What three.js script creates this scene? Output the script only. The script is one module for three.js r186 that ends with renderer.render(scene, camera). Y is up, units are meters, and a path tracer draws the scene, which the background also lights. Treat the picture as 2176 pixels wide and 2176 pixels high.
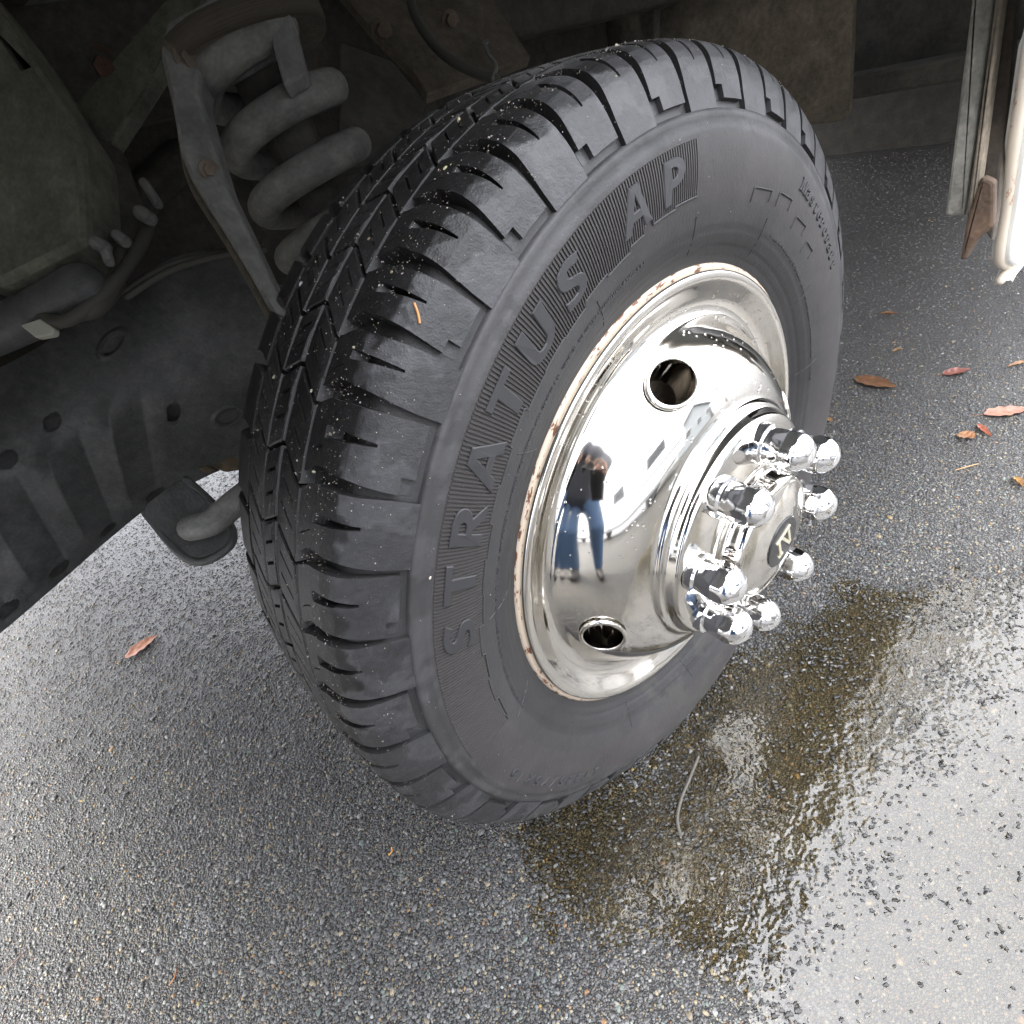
import * as THREE from 'three';
import { mergeGeometries, mergeVertices, toCreasedNormals } from 'three/addons/utils/BufferGeometryUtils.js';
import { RoundedBoxGeometry } from 'three/addons/geometries/RoundedBoxGeometry.js';
import { TextGeometry } from 'three/addons/geometries/TextGeometry.js';
import { FontLoader } from 'three/addons/loaders/FontLoader.js';
import { ImprovedNoise } from 'three/addons/math/ImprovedNoise.js';
import { Brush, Evaluator, SUBTRACTION } from 'three-bvh-csg';

// ---------------------------------------------------------------- camera, sky, sun, exposure
const scene = new THREE.Scene();
const camera = new THREE.PerspectiveCamera(86.233, 1, 0.02, 900);
camera.position.set(-0.3630, 0.7055, 0.3450);
camera.rotation.set(-0.63555, -0.58408, -0.27614, 'YXZ');

const noise3 = new ImprovedNoise();
const nz = (x, y, z) => noise3.noise(x + 100.5, y + 50.3, z + 20.7);
function rng(seed) { return () => { seed |= 0; seed = seed + 0x6D2B79F5 | 0; let t = Math.imul(seed ^ seed >>> 15, 1 | seed); t = t + Math.imul(t ^ t >>> 7, 61 | t) ^ t; return ((t ^ t >>> 14) >>> 0) / 4294967296; }; }

{ // overcast sky: a little brighter overhead, soft cloud structure all round
  const w = 256, h = 128, d = new Float32Array(w * h * 4);
  for (let j = 0; j < h; j++) for (let i = 0; i < w; i++) {
    const el = (j + .5) / h * Math.PI - Math.PI / 2, az = (i + .5) / w * Math.PI * 2;
    const x = Math.cos(el) * Math.cos(az), y = Math.sin(el), z = Math.cos(el) * Math.sin(az);
    let c = 1 + .26 * nz(x * 2.2, y * 4, z * 2.2) + .12 * nz(x * 6, y * 9, z * 6);
    const b = (y > 0 ? .72 + .45 * y : .72) * c, k = (j * w + i) * 4;
    d[k] = b * .97; d[k + 1] = b * .995; d[k + 2] = b * 1.07; d[k + 3] = 1;
  }
  const t = new THREE.DataTexture(d, w, h, THREE.RGBAFormat, THREE.FloatType);
  t.mapping = THREE.EquirectangularReflectionMapping; t.magFilter = THREE.LinearFilter; t.minFilter = THREE.LinearFilter; t.needsUpdate = true;
  scene.background = t; scene.environment = t;
}
const sun = new THREE.DirectionalLight(0xfff6ea, 1.3);
sun.position.set(-7, 8, -1); sun.castShadow = true; sun.shadow.radius = 40;
sun.shadow.mapSize.set(2048, 2048); Object.assign(sun.shadow.camera, { left: -6, right: 6, top: 6, bottom: -6, near: .5, far: 40 });
scene.add(sun, sun.target);
const renderer = new THREE.WebGLRenderer({ antialias: true });
renderer.toneMapping = THREE.LinearToneMapping;
renderer.toneMappingExposure = 8;
renderer.shadowMap.enabled = true;

// ---------------------------------------------------------------- helpers
const PI = Math.PI, V3 = (a, b, c) => a.isVector3 ? a.clone() : Array.isArray(a) ? new THREE.Vector3(...a) : new THREE.Vector3(a, b, c);
const lin = (r, g, b) => new THREE.Color().setRGB(r, g, b);
const lerp = (a, b, t) => a + (b - a) * t, clamp = (x, a = 0, b = 1) => Math.min(b, Math.max(a, x));
const sstep = (a, b, x) => { const t = clamp((x - a) / (b - a)); return t * t * (3 - 2 * t); };
const used = {};
function numbered(n) { const k = used[n] = (used[n] ?? -1) + 1; return k ? n + '_' + String(k).padStart(3, '0') : n; }
function mesh(name, geo, mat, parent) { const m = new THREE.Mesh(geo, mat); m.name = name; m.castShadow = m.receiveShadow = true; if (parent) parent.add(m); return m; }
function thing(name, label, category, pos = [0, 0, 0], group) {
  const g = new THREE.Group(); g.name = numbered(name); g.position.set(...pos); g.userData = { label, category }; if (group) g.userData.group = group; scene.add(g); return g;
}
function tag(o, label, category, group) { o.name = numbered(o.name); o.userData = { label, category }; if (group) o.userData.group = group; scene.add(o); return o; }
function struct(o) { o.userData.kind = 'structure'; scene.add(o); return o; }
// a texture from a function of (x, y) in 0..1
function tex(n, f, srgb = true, rep) {
  const d = new Uint8Array(n * n * 4);
  for (let j = 0; j < n; j++) for (let i = 0; i < n; i++) { const c = f(i / n, j / n), k = (j * n + i) * 4; d[k] = clamp(c[0]) * 255; d[k + 1] = clamp(c[1]) * 255; d[k + 2] = clamp(c[2]) * 255; d[k + 3] = 255; }
  const t = new THREE.DataTexture(d, n, n); t.wrapS = t.wrapT = THREE.RepeatWrapping; t.magFilter = THREE.LinearFilter; t.minFilter = THREE.LinearMipmapLinearFilter; t.generateMipmaps = true;
  if (srgb) t.colorSpace = THREE.SRGBColorSpace; if (rep) t.repeat.set(rep, rep); t.needsUpdate = true; return t;
}
// noise that tiles over 0..1
function tn(x, y, f, o = 0) { const n = (a, b) => nz(a * f + o, o * 1.7 + .37, b * f), u = sstep(0, 1, x), v = sstep(0, 1, y), A = (1 - u) * (1 - v), B = u * (1 - v), C = (1 - u) * v, E = u * v; return (n(x, y) * A + n(x - 1, y) * B + n(x, y - 1) * C + n(x - 1, y - 1) * E) / Math.sqrt(A * A + B * B + C * C + E * E); }
function bake(geo, mtx) { geo.applyMatrix4(mtx); return geo; }
function bx(w, h, d, x, y, z, ry = 0, rx = 0, rz = 0) { const g = new RoundedBoxGeometry(w, h, d, 2, Math.min(w, h, d) * .18); g.applyMatrix4(new THREE.Matrix4().makeRotationFromEuler(new THREE.Euler(rx, ry, rz)).setPosition(x, y, z)); return g; }
function tube(pts, r, seg = 48, rs = 12, caps = true) {
  const c = new THREE.CatmullRomCurve3(pts.map(p => V3(p))); const g = [new THREE.TubeGeometry(c, seg, r, rs, false)]; { const u = g[0].attributes.uv, L = c.getLength() / .35, W = Math.max(1, Math.round(2 * PI * r / .35 * 3)) / 3; for (let i = 0; i < u.count; i++) u.setXY(i, u.getX(i) * L, u.getY(i) * W); }
  if (caps) for (const p of [pts[0], pts[pts.length - 1]]) { const s = new THREE.SphereGeometry(r, rs, 8); s.translate(...p); g.push(s); }
  const m = mergeGeometries(g.map(a => { a = a.index ? a.toNonIndexed() : a; return a; })); m.userData.ownUV = true; return m;
}
function lathe(prof, seg = 64) { return new THREE.LatheGeometry(prof.map(([r, z]) => new THREE.Vector2(r, z)), seg); }
function orient(geo, dir, pos) { const q = new THREE.Quaternion().setFromUnitVectors(new THREE.Vector3(0, 1, 0), V3(dir).normalize()); geo.applyQuaternion(q); geo.translate(...pos); return geo; }
// a plate cut to an outline of points lying near one plane, with thickness to both sides
function plate(pts, th, bevel = .002, holes = []) {
  const v = pts.map(p => V3(p)), o = v.reduce((a, b) => a.add(b), V3(0, 0, 0)).multiplyScalar(1 / v.length);
  const n = V3(0, 0, 0); for (let i = 0; i < v.length; i++) n.add(v[i].clone().sub(o).cross(v[(i + 1) % v.length].clone().sub(o))); n.normalize();
  const ex = v[1].clone().sub(v[0]); ex.addScaledVector(n, -ex.dot(n)).normalize(); const ey = n.clone().cross(ex);
  const to2 = p => { const d = V3(p).sub(o); return new THREE.Vector2(d.dot(ex), d.dot(ey)); };
  const s = new THREE.Shape(v.map(to2));
  for (const h of holes) s.holes.push(new THREE.Path(h.map(to2)));
  const g = new THREE.ExtrudeGeometry(s, { depth: th, bevelEnabled: bevel > 0, bevelThickness: bevel, bevelSize: bevel, bevelOffset: -bevel, bevelSegments: 2, curveSegments: 8 });
  g.translate(0, 0, -th / 2); g.applyMatrix4(new THREE.Matrix4().makeBasis(ex, ey, n).setPosition(o));
  g.deleteAttribute('uv'); return g;
}
function roundPoly(pts, r, n = 5) { // round the corners of a 3-D polygon
  const out = [], L = pts.length; for (let i = 0; i < L; i++) { const a = V3(pts[(i + L - 1) % L]), b = V3(pts[i]), c = V3(pts[(i + 1) % L]);
    const d1 = a.clone().sub(b), d2 = c.clone().sub(b), k = Math.min(r, d1.length() * .45, d2.length() * .45); const p1 = b.clone().addScaledVector(d1.normalize(), k), p2 = b.clone().addScaledVector(d2.normalize(), k);
    for (let j = 0; j <= n; j++) { const t = j / n; out.push(p1.clone().multiplyScalar((1 - t) ** 2).addScaledVector(b, 2 * t * (1 - t)).addScaledVector(p2, t * t).toArray()); } }
  return out;
}
function ovalPts(c, ex, ey, n = 20) { const r = []; for (let i = 0; i < n; i++) { const a = i / n * 2 * PI; r.push(V3(c).addScaledVector(V3(ex), Math.cos(a)).addScaledVector(V3(ey), Math.sin(a)).toArray()); } return r; }
function xyzUV(geo, s = 1) { // box-projected uv in metres
  const p = geo.attributes.position, n = geo.attributes.normal, u = new Float32Array(p.count * 2);
  for (let i = 0; i < p.count; i++) { const ax = Math.abs(n.getX(i)), ay = Math.abs(n.getY(i)), az = Math.abs(n.getZ(i));
    const [a, b] = ax > ay && ax > az ? [p.getZ(i), p.getY(i)] : ay > az ? [p.getX(i), p.getZ(i)] : [p.getX(i), p.getY(i)]; u[2 * i] = a / s; u[2 * i + 1] = b / s; }
  geo.setAttribute('uv', new THREE.BufferAttribute(u, 2)); return geo;
}

// ---------------------------------------------------------------- ground and water
// the puddle's bed dips below the water level; everything else is damp asphalt
const puddle = [[-0.2828,0.0205], [-0.1257,0.0773], [0.0755,0.0794], [0.2459,0.0991], [0.3399,0.1451], [0.4394,0.2615], [0.4987,0.33], [.9, .42], [1.1, .8], [.7, 1.3], [.1, 1.2], [-.25, .75], [-0.2506,0.3248], [-0.2512,0.2738], [-0.2739,0.1985], [-0.2972,0.099]];
function polyDist(x, z, P) { // signed distance, negative inside
  let d = 1e9, s = 1; for (let i = 0, j = P.length - 1; i < P.length; j = i++) { const ex = P[j][0] - P[i][0], ez = P[j][1] - P[i][1], wx = x - P[i][0], wz = z - P[i][1]; const t = clamp((wx * ex + wz * ez) / (ex * ex + ez * ez)); d = Math.min(d, (wx - ex * t) ** 2 + (wz - ez * t) ** 2);
    const c1 = z >= P[i][1], c2 = z < P[j][1], c3 = ex * wz > ez * wx; if ((c1 && c2 && c3) || (!c1 && !c2 && !c3)) s = -s; } return s * Math.sqrt(d);
}
const WATER = -.0028;
function groundY(x, z) {
  if (Math.abs(x) > 4 || Math.abs(z) > 4) return 0;
  const fine = sstep(3.5, 3.2, x) * sstep(-1.1, -1.0, x) * sstep(-1.5, -1.4, z) * sstep(.9, .8, z);
  let h = .0016 * nz(x * 3.1, 0, z * 3.1) * sstep(4, 3, Math.max(Math.abs(x), Math.abs(z))) + fine * (.0011 * nz(x * 11, 3, z * 11) + .0009 * nz(x * 34, 7, z * 34));
  if (x > -1 && x < 1.6 && z > -.3 && z < 1.7) { const d = polyDist(x, z, puddle) + .035 * nz(x * 9, 5, z * 9) + .02 * nz(x * 25, 9, z * 25); h -= .0052 * sstep(.06, -.10, d); }
  return h - .0006;
}
const groundTex = (() => { // aggregate in bitumen, 0.6 m a side
  const n = 2048, cell = 300, R = rng(5), pts = []; for (let i = 0; i < cell * cell; i++) { const k = R(); const v = R(); let c;
    if (k < .52) c = [.17 + .2 * v, .17 + .2 * v, .175 + .2 * v]; else if (k < .72) c = [.30 + .2 * v, .30 + .2 * v, .30 + .19 * v]; else if (k < .84) c = [.40 + .2 * v, .36 + .16 * v, .28 + .12 * v]; else if (k < .9) c = [.44 + .16 * v, .44 + .16 * v, .43 + .15 * v]; else if (k < .93) c = [.42, .28, .19]; else c = [.29 + .1 * v, .33 + .1 * v, .31 + .1 * v];
    pts.push([R(), R(), .18 + .42 * R() * R(), c]); }
  const col = new Uint8Array(n * n * 4), hgt = new Uint8Array(n * n * 4);
  for (let j = 0; j < n; j++) for (let i = 0; i < n; i++) { const gx = i / n * cell, gy = j / n * cell, cx = gx | 0, cy = gy | 0; let best = 1e9, bp = null;
    for (let b = -1; b <= 1; b++) for (let a = -1; a <= 1; a++) { const p = pts[((cy + b + cell) % cell) * cell + (cx + a + cell) % cell]; const d = Math.hypot(cx + a + p[0] - gx, cy + b + p[1] - gy) / (p[2] + .12); if (d < best) { best = d; bp = p; } }
    const k = (j * n + i) * 4, m = sstep(1.25, .85, best), g = .10 + .03 * tn(i / n, j / n, 60) , c = bp[3];
    for (let q = 0; q < 3; q++) col[k + q] = 255 * clamp(lerp(g, c[q] * .84, m)); col[k + 3] = 255; const hh = 255 * clamp(m * (.55 + .45 * (1 - Math.min(1, best * best)))); hgt[k] = hgt[k + 1] = hgt[k + 2] = hh; hgt[k + 3] = 255; }
  const mk = (d, s) => { const t = new THREE.DataTexture(d, n, n); t.wrapS = t.wrapT = THREE.RepeatWrapping; t.magFilter = THREE.LinearFilter; t.minFilter = THREE.LinearMipmapLinearFilter; t.generateMipmaps = true; if (s) t.colorSpace = THREE.SRGBColorSpace; t.needsUpdate = true; return t; };
  return [mk(col, true), mk(hgt, false)];
})();
const asphaltMat = new THREE.MeshPhysicalMaterial({ map: groundTex[0], bumpMap: groundTex[1], bumpScale: .0009, roughness: .42, vertexColors: true, specularIntensity: 1 });
{
  const ax = (lo, hi, st) => { const a = []; for (const v of [-420, -160, -70, -34, -18, -11, -7.5, -5.4, -4.1]) a.push(v); for (let v = -3.6; v < lo; v += .12) a.push(v); for (let v = lo; v < hi; v += st) a.push(v); for (let v = hi; v < 3.7; v += .12) a.push(v); for (const v of [4.1, 5.4, 7.5, 11, 18, 34, 70, 160, 420]) a.push(v); return a; };
  const X = ax(-1.1, 3.55, .0115), Zs = ax(-1.5, .9, .011), P = [], U = [], C = [], I = [];
  for (const z of Zs) for (const x of X) { P.push(x, groundY(x, z), z); U.push(x / .6, z / .6); const near = Math.abs(x) < 4 && Math.abs(z) < 4; const k = 1.04 + (near ? .22 * nz(x * 2.3, 1, z * 2.3) + .16 * nz(x * 8, 2, z * 8) : .2 * nz(x * .3, 1, z * .3)); const [bx0, bz0] = [-0.6176,-0.1993], blot = near ? sstep(.036, .026, Math.hypot((x - bx0) * 1.25, z - bz0) + .016 * nz(x * 60, 4, z * 60)) : 0; const w = x > -.6 && x < 1.3 && z > -.1 && z < 1.5 ? sstep(.0, -.07, polyDist(x, z, puddle)) : 0; C.push(k * (1 - .5 * w) + .9 * blot, k * .985 * (1 - .55 * w) + 1.0 * blot, k * .96 * (1 - .64 * w) + 1.15 * blot); }
  for (let j = 0; j < Zs.length - 1; j++) for (let i = 0; i < X.length - 1; i++) { const a = j * X.length + i, b = a + X.length; I.push(a, b, a + 1, a + 1, b, b + 1); }
  const g = new THREE.BufferGeometry(); g.setAttribute('position', new THREE.Float32BufferAttribute(P, 3)); g.setAttribute('uv', new THREE.Float32BufferAttribute(U, 2)); g.setAttribute('color', new THREE.Float32BufferAttribute(C, 3)); g.setIndex(I); g.computeVertexNormals();
  struct(mesh('asphalt_ground', g, asphaltMat));
}
{ // loose and embedded stones of the surface, thinning with distance from the wheel's surroundings
  const R = rng(11), geos = [0, 1, 2].map(s => { const g = mergeVertices(new THREE.IcosahedronGeometry(1, 1).deleteAttribute('uv').deleteAttribute('normal')), p = g.attributes.position; for (let i = 0; i < p.count; i++) { const k = 1 + .55 * nz(p.getX(i) * 1.4 + s * 9, p.getY(i) * 1.4, p.getZ(i) * 1.4); p.setXYZ(i, p.getX(i) * k, p.getY(i) * k * .7, p.getZ(i) * k); } const h = g.toNonIndexed(); h.computeVertexNormals(); return g.computeVertexNormals(), g; });
  const mat = new THREE.MeshPhysicalMaterial({ color: 0xffffff, roughness: .42 });
  const N = 80000, m4 = new THREE.Matrix4(), q = new THREE.Quaternion(), e = new THREE.Euler(), c = new THREE.Color();
  geos.forEach((g, gi) => {
    const im = new THREE.InstancedMesh(g, mat, N); im.name = numbered('aggregate_stones'); im.userData = { kind: 'stuff', label: ['grey and tan aggregate stones set in the wet asphalt', 'rounded pebbles bedded in the asphalt surface', 'small angular chippings in the asphalt surface'][gi], category: 'stones' };
    for (let i = 0; i < N; i++) {
      let x, z, d; for (;;) { x = -1.1 + 4.6 * R(); z = -1.6 + 2.4 * R(); d = Math.hypot(x + .2, z - .1); if (R() < Math.min(1, .42 / (d * d + .05))) break; }
      const r = (.0008 + .0010 * R() + (R() < .035 ? .0018 * R() : 0)) * (1 + .22 * d), k = R(), v = R();
      if (k < .55) { const a = .03 + .04 * v; c.setRGB(a, a, a * 1.03); } else if (k < .82) { const a = .055 + .06 * v; c.setRGB(a, a, a * .98); } else if (k < .90) c.setRGB(.12 + .1 * v, .10 + .085 * v, .07 + .05 * v); else if (k < .945) { const a = .11 + .12 * v; c.setRGB(a, a, a * .95); } else if (k < .96) c.setRGB(.2, .11 + .04 * v, .055); else c.setRGB(.07 + .04 * v, .09 + .04 * v, .08 + .03 * v);
      { const w = x > -.5 && x < 1.2 && z > 0 && z < 1.4 ? 1 - .55 * sstep(.0, -.06, polyDist(x, z, puddle)) : 1; c.multiplyScalar(w); } e.set((R() - .5) * .7, R() * 6.28, (R() - .5) * .7); q.setFromEuler(e);
      m4.compose(V3(x, groundY(x, z) + r * (-.32 + .42 * R()), z), q, V3(r * (.8 + .7 * R()), r * (.8 + .4 * R()), r)); im.setMatrixAt(i, m4); im.setColorAt(i, c);
    }
    im.castShadow = im.receiveShadow = true; scene.add(im);
  });
}
{ // larger stones standing proud of the water
  const R = rng(77), g = (() => { const h = mergeVertices(new THREE.IcosahedronGeometry(1, 1).deleteAttribute('uv').deleteAttribute('normal')), p = h.attributes.position; for (let i = 0; i < p.count; i++) { const k = 1 + .9 * nz(p.getX(i) * 1.6, p.getY(i) * 1.6, p.getZ(i) * 1.6 + 4); p.setXYZ(i, p.getX(i) * k, p.getY(i) * k, p.getZ(i) * k); } h.computeVertexNormals(); return h; })(), N = 12000, im = new THREE.InstancedMesh(g, new THREE.MeshPhysicalMaterial({ roughness: .4 }), N); im.name = 'proud_stones'; im.userData = { kind: 'stuff', label: 'dark wet stones standing proud of the puddle', category: 'stones' };
  const m4 = new THREE.Matrix4(), q = new THREE.Quaternion(), c = new THREE.Color(); for (let i = 0; i < N; i++) { let x, z, d; for (;;) { x = -.4 + 1.4 * R(); z = .02 + .75 * R(); d = polyDist(x, z, puddle) + .03 * nz(x * 9, 5, z * 9); if (d > .02) continue; const e = .13 + .75 * sstep(-.11, .0, d) + .55 * sstep(-.2, .3, nz(x * 14, 8, z * 14)) * (z < .36 ? 1 : .3); if (R() < e) break; }
    const r = .0008 + .0011 * R() + (R() < .06 ? .001 * R() : 0), v = R(), a = v < .8 ? .012 + .02 * R() : .06 + .08 * R(); c.setRGB(a, a * .97, a * .92); q.set(R() - .5, R() * 3, R() - .5, R()).normalize(); m4.compose(V3(x, WATER - r * .1 + (R() - .35) * .0012, z), q, V3(r * (1 + .9 * R()), r * .6, r)); im.setMatrixAt(i, m4); im.setColorAt(i, c); }
  im.castShadow = im.receiveShadow = true; scene.add(im);
}
{ // standing water
  const s = new THREE.Shape(); const P = []; for (let a = 0; a < 80; a++) { const t = a / 80 * 2 * PI; P.push([.35 + 1.05 * Math.cos(t), .62 + .82 * Math.sin(t)]); }
  const waterBump = tex(512, (x, y) => { const v = .5 + .32 * tn(x, y, 18) + .2 * tn(x, y, 50, 3) + .12 * tn(x, y, 120, 5); return [v, v, v]; }, false);
  const g = new THREE.PlaneGeometry(2.0, 1.7, 100, 85); { const u = g.attributes.uv; for (let i = 0; i < u.count; i++) u.setXY(i, u.getX(i) * 4, u.getY(i) * 3.4); } g.rotateX(-PI / 2); g.translate(.35, WATER, .72);
  const p = g.attributes.position; for (let i = 0; i < p.count; i++) { const x = p.getX(i), z = p.getZ(i), d = Math.hypot(x + .045, z - .185); p.setY(i, WATER + .00010 * nz(x * 9, 1, z * 9)); }
  g.computeVertexNormals();
  const m = mesh('puddle_water', g, new THREE.MeshPhysicalMaterial({ color: lin(.86, .79, .62), transmission: 1, thickness: 0, roughness: .015, ior: 1.65, bumpMap: waterBump, bumpScale: .0011 })); struct(m);
}

// ---------------------------------------------------------------- materials of the truck
const rubberBump = tex(512, (x, y) => { const v = .5 + .3 * tn(x, y, 40) + .3 * tn(x, y, 110, 3); return [v, v, v]; }, false);
const M = {};
M.rubber = new THREE.MeshPhysicalMaterial({ color: 0xffffff, vertexColors: true, roughness: .6, bumpMap: rubberBump, bumpScale: .00025 });
M.tread = new THREE.MeshPhysicalMaterial({ color: 0xffffff, vertexColors: true, roughness: .5, bumpMap: rubberBump, bumpScale: .0003 });
M.letter = new THREE.MeshPhysicalMaterial({ color: lin(.029, .029, .031), roughness: .55 });
M.chrome = new THREE.MeshPhysicalMaterial({ color: lin(.67, .645, .60), metalness: 1, roughness: .07 });
M.nut = new THREE.MeshPhysicalMaterial({ color: lin(.86, .86, .87), metalness: 1, roughness: .055 });
const rustT = tex(512, (x, y) => { const a = tn(x, y, 14), b = tn(x, y, 45, 4), c = tn(x, y, 120, 8); const m = sstep(.26, .46, a + .6 * b + .35 * c); return [lerp(.76, .40, m), lerp(.70, .26, m), lerp(.63, .18, m)]; });
M.rim = new THREE.MeshPhysicalMaterial({ map: rustT, roughness: .5, metalness: .25 });
const grime = tex(512, (x, y) => { const a = .5 + .35 * tn(x, y, 9) + .3 * tn(x, y, 30, 2) + .25 * tn(x, y, 90, 6); return [.36 + .24 * a, .36 + .23 * a, .34 + .22 * a]; });
const grimeB = tex(512, (x, y) => { const v = .5 + .4 * tn(x, y, 30) + .4 * tn(x, y, 100, 3); return [v, v, v]; }, false);
const steel = (r, g, b, rough = .6, k = 1) => new THREE.MeshPhysicalMaterial({ map: grime, color: lin(r * 4 * k, g * 4 * k, b * 4 * k), roughness: rough, bumpMap: grimeB, bumpScale: .0006 });
M.blackSteel = steel(0.085, 0.090, 0.100, .5);
M.frame = steel(.150, .158, .138, .8);
M.arm = steel(0.190, 0.200, 0.208, .65);
M.spring = steel(0.185, 0.190, 0.192, .75);
M.dark = steel(0.057, 0.055, 0.051, .85);
M.brown = steel(0.128, 0.112, 0.095, .9);
M.hose = new THREE.MeshStandardMaterial({ color: lin(.06, .058, .05), roughness: .7 });
const whiteT = tex(512, (x, y) => { const a = tn(x, y, 6) + .6 * tn(x, y, 24, 5) + .4 * tn(x, y, 70, 9); const m = sstep(.55, .95, a) * .55; return [lerp(.9, .62, m), lerp(.9, .42, m), lerp(.88, .3, m)]; });
M.white = new THREE.MeshPhysicalMaterial({ map: whiteT, roughness: .55 });
M.plainWhite = new THREE.MeshPhysicalMaterial({ color: lin(.75, .76, .76), roughness: .4, clearcoat: .5 });
M.glass = new THREE.MeshPhysicalMaterial({ color: lin(.03, .035, .04), roughness: .05, metalness: 0 });
M.plastic = new THREE.MeshStandardMaterial({ color: lin(.04, .04, .042), roughness: .6 });

// ---------------------------------------------------------------- the truck
const truck = thing('truck', 'white truck seen at its front wheel with chrome hub cover and open wheel well', 'truck');
const RF = .363, RC = 0.3530; // free and loaded radius of the tyre; the hub stands RC above the ground
// outer profile of the tyre from the crown (s = 0) to the bead, in (z, r)
const profPts = [[0, RF], [.02, .3628], [.045, .3618], [.064, .3606], [.078, .3572], [.0875, .3500], [.0935, .3395], [.0975, .3285], [.1010, .318], [.1045, .303], [.1058, .285], [.1042, .265], [.1000, .247], [.0945, .2345], [.0900, .2265], [.0868, .2185], [.083, .212]];
const profC = new THREE.CatmullRomCurve3(profPts.map(([z, r]) => new THREE.Vector3(z, r, 0)));
const NP = 600, prof = []; { let s = 0, pv = null; for (let i = 0; i <= NP; i++) { const v = profC.getPoint(i / NP); if (pv) s += v.distanceTo(pv); pv = v; prof.push([s, v.x, v.y]); } }
function profAt(s) { let a = 0, b = NP; while (b - a > 1) { const m = (a + b) >> 1; if (prof[m][0] > s) b = m; else a = m; } const t = clamp((s - prof[a][0]) / (prof[b][0] - prof[a][0])), z = lerp(prof[a][1], prof[b][1], t), r = lerp(prof[a][2], prof[b][2], t); let tz = prof[b][1] - prof[a][1], tr = prof[b][2] - prof[a][2]; const l = Math.hypot(tz, tr); return [z, r, -tr / l, tz / l]; } // z, r, nz, nr
function sAtZ(z) { for (const p of prof) if (p[1] >= z) return p[0]; }
function sAtR(r) { for (const p of prof) if (p[2] <= r && p[1] > .05) return p[0]; }
function zAtR(r) { return profAt(sAtR(r))[0]; }
const SEND = sAtR(.3185), STOT = prof[NP][0];
function depthAt(s) { return s < SEND ? lerp(.0098, .0036, sstep(sAtZ(.066), SEND - .006, s)) : 0; }
// squash against the ground, bulge of the side walls above the contact
function squash(x, y, z) {
  const lim = -RC + .0012, rr = Math.hypot(x, y), a = Math.acos(clamp(-y / rr, -1, 1)); // a = 0 at the bottom
  const w = sstep(.62, .1, a); let zz = z + Math.sign(z) * .0075 * w * sstep(.22, .30, rr) * sstep(.03, .09, Math.abs(z)), yy = y - 0;
  if (y < lim) yy = lim + (y - lim) * .03; return [x, yy, zz];
}
function onTyre(phi, s, h, side = 1) { const [z, r, nz_, nr] = profAt(Math.abs(s)); const R = r + nr * h; return squash(R * Math.cos(phi), R * Math.sin(phi), side * (z + nz_ * h)); }
const wheelPos = [0, RC, 0], D = PI / 180, SP = -3 * D; // SP: how far the wheel has rolled
const rubberCol = (x, y, z, r) => { // dust, dried film and water marks on the side wall
  const n = nz(x * 9, y * 9, z * 9) + .5 * nz(x * 28, y * 28, z * 28) + .4 * nz(x * 80, y * 80, z * 80) + .4 * nz(x * 200, y * 200, z * 200); let a = .031 + .011 * n, b = [1.02, 1, 1.02];
  if (r > .262 && r < .304 && z > 0) { b = [1.12, 1.02, 1.0]; a *= 1.06; } if (r < .247) a *= .72;
  if (r > .304) a *= 1 + .45 * sstep(.0, .06, nz(x * 22 + 5, y * 22, z * 22) + .5 * nz(x * 90, y * 90, z * 90)); // dried patches
  const mud = sstep(.05, .35, nz(x * 30, y * 30 + 3, z * 30) + .6 * nz(x * 110, y * 110, z * 110) + 1.1 * sstep(-.26, -.345, y)); if (y < -.2) { a = lerp(a, .05, mud * .4); b = [lerp(b[0], 1.06, mud), 1, lerp(b[2], .93, mud)]; } // mud and dust picked up near the ground
  return [Math.max(.008, a * b[0]), Math.max(.008, a * b[1]), Math.max(.008, a * b[2])];
};
let tyre;
{ // carcass: groove floors, shoulders and side walls
  const NA = 540, P = [], C = [], I = [], U = [], ss = []; 
  for (let i = 0; i <= 20; i++) ss.push(i / 20 * (SEND - .001)); ss.push(SEND - .0004, SEND + .0004); for (let s = SEND + .003; s < STOT; s += .0026) ss.push(s); ss.push(STOT);
  const rows = [...ss.slice(1).reverse().map(s => [s, -1]), ...ss.map(s => [s, 1])];
  for (const [s, sd] of rows) for (let i = 0; i <= NA; i++) { const phi = i / NA * 2 * PI; const r0 = profAt(s)[1]; let h = -depthAt(s);
    if (s > SEND) { if (Math.abs(r0 - .3105) < .0016) h -= .0011; if (r0 < .2445 && r0 > .226) h += .0008 * (Math.sin((r0 - .226) / .0062 * 2 * PI) > .2 ? 1 : 0); }
    const p = onTyre(phi, s, h, sd); P.push(...p); const c = s < SEND - .0005 ? (q => [q, q, q])(Math.abs(p[2]) > .008 && Math.abs(p[2]) < .0165 || Math.abs(p[2]) > .037 && Math.abs(p[2]) < .0465 ? .05 : s > .085 ? .03 : .014) : rubberCol(p[0], p[1], p[2], r0); C.push(...c); U.push(phi * .33 / .12, s / .12); }
  for (let j = 0; j < rows.length - 1; j++) for (let i = 0; i < NA; i++) { const a = j * (NA + 1) + i, b = a + NA + 1; I.push(a, a + 1, b, b, a + 1, b + 1); }
  const g = new THREE.BufferGeometry(); g.setAttribute('position', new THREE.Float32BufferAttribute(P, 3)); g.setAttribute('color', new THREE.Float32BufferAttribute(C, 3)); g.setAttribute('uv', new THREE.Float32BufferAttribute(U, 2)); g.setIndex(I); g.computeVertexNormals();
  tyre = mesh('tyre', g, M.rubber, truck); tyre.position.set(...wheelPos); tyre.userData.label = 'black all-terrain tyre with lugged shoulders and raised lettering';
}
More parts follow.
